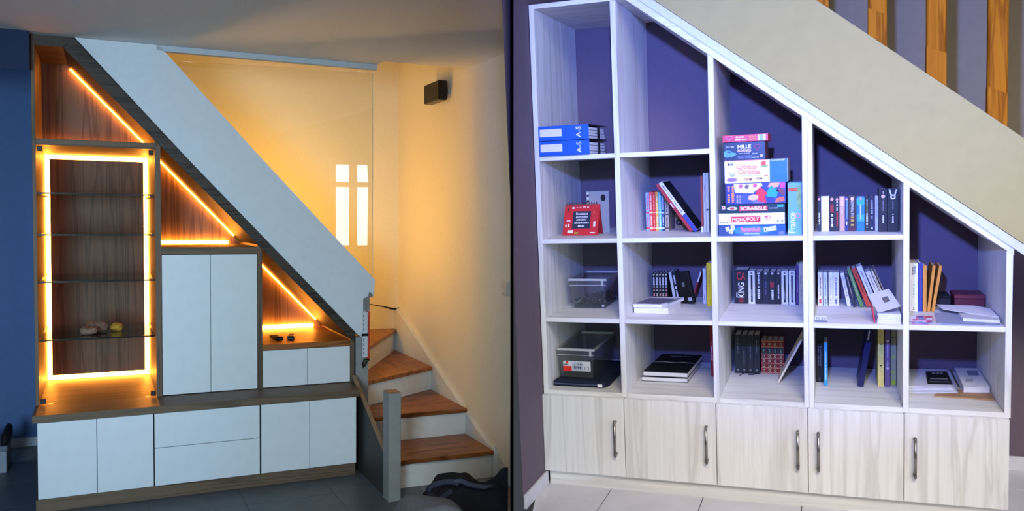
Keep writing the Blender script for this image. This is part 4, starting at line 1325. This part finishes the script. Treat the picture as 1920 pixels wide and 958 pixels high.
fine(o, (150, 140, 150), 0.5, 0.72, 0.12); fine(o, W1, 0.2, 0.42, 0.22)

# --- second column, third shelf: black comics, leaning books, flat books
GC = 'books on the third shelf, second column'
for k in range(5):
    x0 = 0.412 + k * 0.0148
    o = book(x0, x0 + 0.0142, 0.50, C_, 0.135, (20, 20, 22), ('leftmost', 'second', 'middle', 'fourth', 'rightmost')[k] + ' of five matching black comics with white letters', 0.11, group='black comics')
    fine(o, (226, 222, 214), 0.58, 0.86, 0.7)
    fine(o, (206, 190, 150) if k % 2 else (216, 140, 120), 0.18, 0.42, 0.75)
    dot(o, (206, 202, 150), 0.95, 0.3)
    band(o, (160, 160, 156), 0.06, 0.12, 0.3, 0.7)
    band(o, (170, 168, 160), 0.48, 0.54, 0.3, 0.7)
o = book(0.5160, 0.5280, 0.485, C_, 0.142, (208, 204, 190), 'cream book leaning left against the black comics', 0.11, -9.0, GC)
o = book(0.5350, 0.5500, 0.465, C_, 0.148, (18, 18, 20), 'black comic with white letters leaning on the cream book', 0.12, -9.0, GC)
fine(o, (230, 228, 220), 0.10, 0.95, 0.7)
t = thing('black_album', 'black album with pale mark leaning behind the leaning comic', 'book', (0.56, 0.44, C_), GC, Matrix.Rotation(R(-11), 4, 'Y') @ Matrix.Rotation(R(-38), 4, 'Z'))
G().box(0, 0.085, 0, 0.016, 0.0006, 0.150, 0.001).done('cover', mat((20, 20, 21), 0.5, 0.2), t)
G().disc(0.040, 0.090, 0.012, -0.0006, 14, 0.010).done('pale_mark', mat((120, 124, 120), 0.6, 0.3, 90), t)
patch(0.052, 0.078, 0.010, 0.026, -0.0006, mat((190, 190, 186), 0.6, 0.1), t, 'badge')
o = book(0.600, 0.6065, 0.45, C_, 0.156, (150, 40, 36), 'thin red book leaning right on the third shelf', 0.12, 18.0, GC)
band(o, (206, 206, 200), 0.68, 1.0)
o = book(0.661, 0.6755, 0.44, C_, 0.166, (206, 204, 196), 'slim white book left of the yellow one', 0.12, group=GC)
fine(o, (60, 60, 60), 0.1, 0.3, 0.4)
o = book(0.688, 0.7120, 0.37, C_, 0.200, (228, 192, 22), 'bright yellow book standing by the divider on the third shelf', 0.14, group=GC)
fine(o, (180, 140, 30), 0.45, 0.8, 0.3)


def slab(name, pts, z0, z1, c, label, cat, group, pages=None, bevel=0.0008):
    """flat-lying thing from its plan outline"""
    t = thing(name, label, cat, (pts[0][0], pts[0][1], z0), group)
    if pages:
        e = 0.0016
        G().prism(pts, z0, z0 + e, 'xy').done('cover', mat(c, 0.45, 0.1), t)
        G().prism(pts, z1 - e, z1, 'xy').done('cover', mat(c, 0.45, 0.1), t)
        cx = sum(p[0] for p in pts) / len(pts)
        cy = sum(p[1] for p in pts) / len(pts)
        G().prism([(cx + (p[0] - cx) * 0.985, cy + (p[1] - cy) * 0.985) for p in pts], z0 + e + 0.0001, z1 - e - 0.0001, 'xy').done('pages', mat(pages, 0.8, 0.06, 300), t)
    else:
        G().prism(pts, z0, z1, 'xy').done('sheet', mat(c, 0.6, 0.05), t)
    return t


def on_top(pts, z, c, parent, name='print_patch'):
    g = G()
    g.bm.faces.new(g.verts([(p[0], p[1], z + 0.0004) for p in pts]))
    return g.done(name, mat(c, 0.5, 0.08, 60), parent)


slab('white_box', [(0.394, 0.155), (0.547, 0.155), (0.572, 0.34), (0.414, 0.34)], C_ + 0.0006, C_ + 0.027, (224, 222, 220), 'flat white box lying at the front of the third shelf', 'box', GC)
t = slab('flat_book', [(0.391, 0.148), (0.521, 0.148), (0.585, 0.36), (0.430, 0.37)], C_ + 0.0275, C_ + 0.042, (224, 224, 232), 'white book with violet cover lying on the flat white box', 'book', GC, (226, 224, 220))
on_top([(0.396, 0.165), (0.512, 0.160), (0.560, 0.32), (0.430, 0.335)], C_ + 0.042, (96, 92, 120), t, 'violet_cover')
on_top([(0.525, 0.19), (0.545, 0.19), (0.578, 0.33), (0.560, 0.33)], C_ + 0.0424, (120, 126, 150), t, 'grey_print')

# --- third column, third shelf
GK = 'row of black and white novels on the third shelf'
o = book(0.802, 0.864, 0.46, C_, 0.158, (20, 20, 24), 'thick black novel with red and white capitals on the third shelf', 0.12, group=GK)
title(o, 'CA', (206, 36, 40), 0.70, 0.93, 0.62, 0, 0.0)
title(o, 'KING', (230, 230, 230), 0.18, 0.62, 0.46, 90, 0.02)
fine(o, (200, 200, 200), 0.18, 0.34, 0.14, off=-0.32)
dot(o, (120, 30, 30), 0.10, 0.17)
for k, (x0, x1, c, lab) in enumerate(((0.8658, 0.8945, (214, 212, 204), 'white novel with black stripe right of the thick black novel'),
                                      (0.8955, 0.9270, (22, 22, 24), 'first slimmer black novel after the striped white one'),
                                      (0.9280, 0.9570, (24, 26, 38), 'second slimmer black novel, bluish and plain'),
                                      (0.9580, 0.9860, (20, 20, 22), 'third slimmer black novel with red letters'),
                                      (0.9870, 1.0100, (22, 22, 22), 'fourth slimmer black novel left of two striped white ones'),
                                      (1.0112, 1.0392, (216, 214, 206), 'left of two striped white novels near the divider'),
                                      (1.0436, 1.0700, (216, 214, 206), 'right of two striped white novels near the divider'))):
    o = book(x0, x1, 0.455, C_, 0.152 if c[0] > 100 else 0.150, c, lab, 0.12, group=GK)
    if c[0] > 100:
        band(o, (22, 22, 22), 0.06, 0.88, 0.36, 0.66)
        fine(o, (150, 150, 146), 0.14, 0.45, 0.22)
        dot(o, (90, 90, 90), 0.94, 0.16)
    else:
        dot(o, (190, 180, 170), 0.94, 0.2)
        if k == 1:
            fine(o, (206, 206, 200), 0.5, 0.9, 0.3); fine(o, (214, 214, 208), 0.16, 0.45, 0.45)
        elif k == 2:
            fine(o, (70, 76, 110), 0.3, 0.7, 0.4)
        elif k == 3:
            band(o, (150, 30, 36), 0.52, 0.68, 0.15, 0.7); fine(o, (220, 220, 216), 0.14, 0.44, 0.45)
        else:
            fine(o, (206, 200, 190), 0.16, 0.62, 0.35)
o = book(1.0750, 1.0865, 0.43, C_, 0.186, (62, 44, 92), 'tall dark purple book right of the striped novels', 0.14, group=GK)
fine(o, (170, 160, 200), 0.3, 0.6, 0.3)
o = book(1.0875, 1.1060, 0.43, C_, 0.190, (168, 154, 130), 'tall beige book against the divider on the third shelf', 0.14, group=GK)
fine(o, (120, 104, 84), 0.2, 0.7, 0.4)

# --- fourth column, third shelf
GL = 'pale and leaning books, fourth column'
for x0, x1, c, c2, lab in ((1.1680, 1.1880, (222, 214, 190), (60, 56, 40), 'cream paperback first in the fourth column'),
                           (1.1905, 1.2085, (196, 208, 200), (70, 90, 80), 'pale green paperback second in the fourth column'),
                           (1.2130, 1.2298, (222, 222, 232), (150, 150, 170), 'slim white paperback third in the fourth column'),
                           (1.2310, 1.2560, (216, 216, 234), (70, 76, 100), 'wide white paperback with dark marks, fourth column')):
    o = book(x0, x1, 0.43, C_, 0.150, c, lab, 0.12, group=GL)
    fine(o, c2, 0.30, 0.85, 0.32)
    if c[0] == 222 and c[2] == 190:
        band(o, (214, 80, 56), 0.07, 0.20, 0.25, 0.7)
    else:
        fine(o, c2, 0.06, 0.22, 0.4)
leaners = [(1.2900, 1.3050, 0.42, 0.150, (220, 218, 224), -11.0, 'narrow white book leaning left after the upright pale ones', 0.11),
           (1.3155, 1.3280, 0.40, 0.150, (40, 42, 52), -14.0, 'dark leaning book left of the green one', 0.11),
           (1.3425, 1.3570, 0.40, 0.176, (92, 136, 70), -18.0, 'green leaning book on the third shelf', 0.12),
           (1.3690, 1.3875, 0.40, 0.180, (190, 66, 42), -20.5, 'orange red leaning book on the third shelf', 0.12),
           (1.3945, 1.4165, 0.40, 0.190, (222, 220, 216), -21.0, 'tall white leaning book right of the orange red one', 0.12),
           (1.4260, 1.4450, 0.36, 0.172, (224, 216, 208), -22.0, 'pale pinkish leaning book behind the magazine pile', 0.12),
           (1.4500, 1.4585, 0.35, 0.176, (222, 206, 164), -22.0, 'thin cream yellow leaning book behind the magazine pile', 0.12),
           (1.4635, 1.4690, 0.35, 0.188, (150, 126, 98), -22.0, 'tan cardboard sheet leaning last behind the magazine pile', 0.15)]
for x0, x1, y_, h, c, a, lab, dp in leaners:
    o = book(x0, x1, y_, C_, h, c, lab, dp, a, GL)
    dk = tuple(int(v * 0.45) for v in c) if c[0] > 120 else (190, 180, 150)
    fine(o, dk if 'tan' not in lab else (140, 116, 90), 0.30, 0.9, 0.35)
t = thing('magazine', 'red-edged leaflet standing against the magazine pile', 'magazine', (1.385, 0.03, C_), 'magazine pile', Matrix.Rotation(R(-8), 4, 'Y'))
G().box(-0.004, 0.001, 0.0, 0.16, 0.0006, 0.062).done('sheet', mat((204, 56, 72), 0.5, 0.08), t)
for k in range(5):
    z0 = C_ + 0.0006 + k * 0.0078
    dx = random.uniform(-0.003, 0.003)
    slab('magazine', [(1.394 + dx, 0.018 + 0.002 * k), (1.478 + dx * 0.3, 0.018), (1.478, 0.20), (1.400 + dx, 0.20)], z0, z0 + 0.0072, (222, 222, 228), ('lowest', 'second', 'middle', 'fourth', 'fifth')[k] + ' white magazine counted from the bottom of the pile', 'magazine', 'magazine pile', (226, 226, 230))
t = thing('magazine', 'tilted grey-white magazine with small photo on top of the pile', 'magazine', (1.396, 0.03, C_ + 0.040), 'magazine pile', Matrix.Rotation(R(-17), 4, 'Y') @ Matrix.Rotation(R(8), 4, 'Z') @ Matrix.Rotation(R(24), 4, 'X'))
G().box(0, 0.086, 0, 0.14, 0.0006, 0.0040).done('sheet', mat((206, 206, 220), 0.5, 0.05), t)
g = G()
g.quad((0.040, 0.05, 0.0046), (0.064, 0.05, 0.0046), (0.064, 0.09, 0.0046), (0.040, 0.09, 0.0046))
g.done('photo', mat((110, 104, 104), 0.5, 0.3, 80), t)
t = thing('number_tile', 'small white card with blue digits at the shelf front', 'card', (1.154, 0.035, C_))
G().box(1.160, 1.206, 0.030, 0.062, C_ + 0.0006, C_ + 0.005, 0.0005).done('dark_base', mat((30, 40, 84), 0.5, 0.1), t)
g = G()
g.quad((1.160, 0.031, C_ + 0.0055), (1.206, 0.031, C_ + 0.0055), (1.206, 0.060, C_ + 0.018), (1.160, 0.060, C_ + 0.018))
g.quad((1.160, 0.0618, C_ + 0.0052), (1.206, 0.0618, C_ + 0.0052), (1.206, 0.060, C_ + 0.018), (1.160, 0.060, C_ + 0.018))
g.done('white_face', mat((220, 222, 232), 0.5, 0.05), t)
for k in range(4):
    x = 1.1665 + k * 0.0108
    vs, fs = text_mesh('3288'[k], 0.0)
    g = G()
    bv = g.verts([(x + u * 0.006, 0.0447 + v * 0.016, C_ + 0.0125 + v * 0.0069) for u, v in vs])
    for fc in fs:
        g.bm.faces.new([bv[i] for i in fc])
    g.done('digit', mat((60, 90, 190), 0.5, 0.1), t)

# --- fifth column, upper compartment
GF = 'books in the lowest sloped compartment'
o = book(1.532, 1.5625, 0.32, C_, 0.203, (222, 226, 232), 'thick white book beside the divider in the lowest sloped compartment', 0.16, group=GF)
fine(o, (80, 90, 110), 0.76, 0.94, 0.5, rows=2); fine(o, (70, 170, 180), 0.30, 0.58, 0.22); fine(o, (120, 130, 150), 0.03, 0.09, 0.3)
o = book(1.5640, 1.5805, 0.32, C_, 0.203, (52, 58, 140), 'blue book between the white and orange ones', 0.16, group=GF)
fine(o, (120, 70, 110), 0.3, 0.9, 0.3)
for x0, x1, a, lab in ((1.5820, 1.5955, 0.0, 'upright orange book right of the blue one'),
                       (1.5975, 1.6085, 6.0, 'middle orange book leaning slightly right'),
                       (1.6135, 1.6245, 8.5, 'rightmost orange book leaning right')):
    o = book(x0, x1, 0.315, C_, 0.194, (206, 138, 52), lab, 0.15, a, GF)
    G().box(o['w'] + 0.0001, o['w'] + 0.0006, 0.002, 0.148, 0.002, 0.190).done('dark_cover', mat((60, 36, 40), 0.5, 0.2), o)
t = thing('jewellery_box', 'dark red box at the back of the lowest sloped compartment', 'box', (1.77, 0.44, C_))
G().box(1.712, 1.826, 0.415, 0.55, C_ + 0.0006, C_ + 0.040, 0.002).done('body', mat((92, 34, 48), 0.45, 0.1), t)
G().box(1.710, 1.828, 0.412, 0.552, C_ + 0.0405, C_ + 0.058, 0.003).done('lid', mat((104, 40, 54), 0.4, 0.1), t)
t = thing('black_case', 'flat black case left of the dark red box', 'case', (1.67, 0.46, C_))
G().box(1.640, 1.705, 0.45, 0.60, C_ + 0.0006, C_ + 0.040, 0.004).done('body', mat((20, 20, 26), 0.5, 0.2), t)
G().box(1.642, 1.703, 0.452, 0.598, C_ + 0.0405, C_ + 0.046, 0.002).done('lid', mat((28, 28, 36), 0.5, 0.2), t)
GS = 'loose papers in the lowest sloped compartment'
slab('folder', [(1.620, 0.27), (1.606, 0.03), (1.640, 0.012), (1.818, 0.006), (1.826, 0.25)], C_ + 0.0006, C_ + 0.005, (150, 158, 184), 'grey blue paper folder lying under the envelopes', 'folder', GS)
slab('notepad', [(1.700, 0.20), (1.700, 0.080), (1.822, 0.050), (1.828, 0.16)], C_ + 0.0054, C_ + 0.017, (206, 208, 216), 'white notepad with dark edges on the grey blue folder', 'notepad', GS, (224, 224, 226))
slab('envelope', [(1.640, 0.39), (1.652, 0.27), (1.826, 0.10), (1.829, 0.30), (1.78, 0.37)], C_ + 0.0175, C_ + 0.020, (226, 228, 238), 'large white envelope on top of the papers', 'envelope', GS)
for k, (dx, dy, c) in enumerate(((0.0, 0.0, (196, 150, 190)), (0.012, 0.02, (150, 170, 214)), (-0.004, 0.045, (226, 220, 230)), (0.02, 0.06, (206, 120, 150)))):
    pts = [(1.515 + dx, 0.005 + dy), (1.575 + dx, -0.002 + dy + 0.01), (1.585 + dx, 0.10 + dy), (1.522 + dx, 0.11 + dy)]
    t = slab('leaflet', pts, C_ + 0.0006 + k * 0.0022, C_ + 0.0024 + k * 0.0022, c, ('mauve leaflet lowest in the loose heap by the divider', 'blue leaflet second in the loose heap by the divider', 'pale leaflet third in the loose heap by the divider', 'pink leaflet topmost in the loose heap by the divider')[k], 'leaflet', GS)
    z_ = C_ + 0.0024 + k * 0.0022
    for q in range(4):
        u0 = 1.524 + dx + (q % 2) * 0.028
        v0 = 0.018 + dy + (q // 2) * 0.045
        on_top([(u0, v0), (u0 + 0.020, v0), (u0 + 0.024, v0 + 0.03), (u0 + 0.004, v0 + 0.03)], z_, ((226, 226, 236), (60, 80, 160), (196, 60, 110), (120, 150, 200))[(q + k) % 4], t)

# --- bottom row, second column: two flat black books and a red one
GQ = 'things on the bottom shelf'
slab('flat_book', [(0.404, 0.225), (0.613, 0.225), (0.625, 0.60), (0.428, 0.60)], D_ + 0.0006, D_ + 0.0215, (20, 20, 22), 'lower of two large black books lying on the bottom shelf', 'book', 'large flat black books', (216, 214, 208))
t = slab('flat_book', [(0.410, 0.232), (0.613, 0.230), (0.628, 0.61), (0.432, 0.61)], D_ + 0.0225, D_ + 0.045, (18, 18, 20), 'upper of two large black books lying on the bottom shelf', 'book', 'large flat black books', (216, 214, 208))
g = G()
for q in range(9):
    if q != 5:
        g.quad((0.486 + q * 0.0105, 0.546, D_ + 0.0455), (0.494 + q * 0.0105, 0.546, D_ + 0.0455), (0.4945 + q * 0.0105, 0.564, D_ + 0.0455), (0.4865 + q * 0.0105, 0.564, D_ + 0.0455))
g.done('small_print', mat((150, 150, 146), 0.5, 0.1), t)
on_top([(0.424, 0.415), (0.470, 0.425), (0.520, 0.412), (0.570, 0.420), (0.618, 0.415), (0.618, 0.430), (0.570, 0.442), (0.520, 0.430), (0.470, 0.446), (0.424, 0.430)], D_ + 0.045, (150, 150, 140), t, 'pale_streak')
o = book(0.7020, 0.7160, 0.36, D_, 0.260, (150, 34, 44), 'tall red book leaning by the divider on the bottom shelf', 0.16, -1.5, GQ)
fine(o, (214, 200, 196), 0.3, 0.55, 0.5)

# --- bottom row, third column
GE = 'matching dark green novels on the bottom shelf'
for k in range(4):
    x0 = 0.800 + k * 0.0282
    o = book(x0, x0 + 0.0270, 0.45, D_, 0.183, (34, 40, 38), ('leftmost', 'second', 'third', 'rightmost')[k] + ' of four dark green bound novels', 0.13, group=GE)
    fine(o, (120, 124, 116), (0.52, 0.2, 0.4, 0.55)[k], (0.9, 0.6, 0.78, 0.88)[k], 0.22)
    dot(o, (130, 130, 122), 0.09, 0.2)
    band(o, (22, 26, 25), 0.0, 0.035)
g_ = thing('bookmark_ribbon', 'black bookmark ribbon lying before the dark green novels', 'ribbon', (0.83, 0.44, D_))
G().tube([(0.842, 0.448, D_ + 0.003), (0.832, 0.42, D_ + 0.003), (0.826, 0.395, D_ + 0.003)], 0.0018, 5).done('strand', BLACK, g_)
G().tube([(0.900, 0.448, D_ + 0.003), (0.885, 0.425, D_ + 0.003), (0.862, 0.418, D_ + 0.003)], 0.0018, 5).done('strand', BLACK, g_)
for k in range(4):
    x0 = 0.9170 + k * 0.0252
    o = book(x0, x0 + 0.0240, 0.47, D_, 0.156, (146, 36, 34), ('leftmost', 'second', 'third', 'rightmost')[k] + ' of four red and gold ornate volumes', 0.12, group='red ornate volumes')
    band(o, (26, 44, 34), 0.60, 0.78, 0.06, 0.94)
    fine(o, (120, 150, 100), 0.63, 0.75, 0.4)
    for zc in (0.09, 0.23, 0.375, 0.51, 0.885):
        dot(o, (24, 16, 14), zc, 0.30)
        dot(o, (216, 190, 130), zc, 0.24, 'gilt_ring', 0.55, -0.0010)
    for zc in (0.015, 0.16, 0.30, 0.44, 0.575, 0.79, 0.96):
        band(o, (206, 160, 110), zc, zc + 0.02, name='gilt_line', y=-0.0005)
o = book(0.996, 1.0040, 0.29, D_, 0.225, (216, 206, 182), 'thin cream book leaning right across the bottom shelf', 0.20, 27.0, GQ)

# --- bottom row, fourth column
o = book(1.1575, 1.1890, 0.345, D_, 0.250, (22, 22, 24), 'wide black book at the left of the fourth bottom compartment', 0.18, group=GQ)
fine(o, (110, 110, 110), 0.30, 0.66, 0.55, rows=2)
dot(o, (70, 70, 70), 0.06, 0.14)
o = book(1.1925, 1.2065, 0.285, D_, 0.190, (46, 146, 190), 'slim light blue book beside the wide black one', 0.15, group=GQ)
fine(o, (190, 226, 236), 0.12, 0.9, 0.4)
o = book(1.327, 1.3500, 0.290, D_, 0.252, (24, 28, 76), 'navy album leaning right in the fourth bottom compartment', 0.18, 9.0, GQ, rough=0.35, pages=False)
G().box(0.002, o['w'] - 0.002, 0.002, 0.178, 0.001, 0.250).done('inner', mat((16, 18, 44), 0.6, 0.1), o)
patch(0.006, 0.012, 0.205, 0.248, -0.0006, mat((180, 180, 184), 0.4, 0.1), o, 'silver_mark')
o = book(1.4080, 1.4325, 0.31, D_, 0.272, (218, 206, 118), 'pale yellow tall folder near the right of the fourth compartment', 0.2, group=GQ)
dot(o, (60, 56, 40), 0.34, 0.14); dot(o, (60, 56, 40), 0.68, 0.14)
o = book(1.4365, 1.4570, 0.315, D_, 0.268, (112, 92, 128), 'muted purple tall book beside the pale yellow folder', 0.2, group=GQ)
fine(o, (200, 190, 206), 0.26, 0.72, 0.3); dot(o, (220, 210, 220), 0.74, 0.25); dot(o, (220, 210, 220), 0.30, 0.25)
o = book(1.4600, 1.4805, 0.325, D_, 0.262, (142, 148, 118), 'grey green tall book against the divider on the bottom shelf', 0.2, group=GQ)
band(o, (156, 184, 40), 0.03, 0.10, 0.1, 0.9); band(o, (150, 176, 70), 0.22, 0.26, 0.1, 0.8); band(o, (150, 170, 90), 0.45, 0.52, 0.2, 0.8); band(o, (110, 120, 90), 0.8, 0.83)

# --- bottom row, fifth column: papers
GT = 'papers on the lowest right shelf'
for k in range(5):
    z0 = D_ + 0.0006 + k * 0.0034
    slab('paper_sheaf', [(1.512, 0.225 + 0.012 * k), (1.705 - 0.004 * k, 0.262 + 0.008 * k), (1.708, 0.610), (1.520, 0.600)], z0, z0 + 0.0028, (208, 210, 222), ('lowest', 'second lowest', 'middle', 'second highest', 'highest')[k] + ' white paper sheaf in the spread at the lowest right shelf', 'papers', GT)
t = slab('photo_card', [(1.602, 0.325), (1.699, 0.335), (1.702, 0.565), (1.616, 0.550)], D_ + 0.018, D_ + 0.0195, (26, 26, 30), 'black printed card lying on the white papers', 'card', GT)
letters('535', 1.660, 0.520, 0.045, 0.030, D_ + 0.0202, mat((190, 190, 196), 0.5, 0.1), t, 0, 0.02, 'small_print', True)
on_top([(1.620, 0.405), (1.690, 0.412), (1.691, 0.428), (1.621, 0.421)], D_ + 0.0197, (150, 150, 156), t)
on_top([(1.610, 0.350), (1.694, 0.358), (1.695, 0.380), (1.611, 0.372)], D_ + 0.0197, (90, 92, 100), t)
slab('kraft_envelope', [(1.612, 0.185), (1.826, 0.165), (1.829, 0.28), (1.712, 0.30), (1.712, 0.245), (1.620, 0.215)], D_ + 0.0006, D_ + 0.006, (170, 134, 100), 'brown kraft envelope under the white book on the lowest right shelf', 'envelope', GT)
t = slab('flat_book', [(1.728, 0.255), (1.826, 0.268), (1.829, 0.60), (1.738, 0.60)], D_ + 0.0065, D_ + 0.030, (226, 226, 228), 'white book with grey label lying on the kraft envelope', 'book', GT, (222, 222, 222))
on_top([(1.772, 0.455), (1.815, 0.460), (1.819, 0.555), (1.777, 0.550)], D_ + 0.030, (130, 136, 158), t, 'grey_label')
small = G()
for q in range(3):
    small.quad((1.745 + 0.004 * q, 0.34 + 0.02 * q, D_ + 0.0306), (1.775 + 0.003 * q, 0.345 + 0.02 * q, D_ + 0.0306), (1.776 + 0.003 * q, 0.352 + 0.02 * q, D_ + 0.0306), (1.746 + 0.004 * q, 0.347 + 0.02 * q, D_ + 0.0306))
small.done('small_print', mat((110, 112, 120), 0.5, 0.1), t)
G().tube([(1.7155, 0.27, D_ + 0.020), (1.7165, 0.40, D_ + 0.021), (1.7195, 0.58, D_ + 0.021)], 0.004, 6).done('spiral_binding', METAL, t)

for o in bpy.data.objects:
    for k in ('w', 'h'):
        if k in o:
            del o[k]
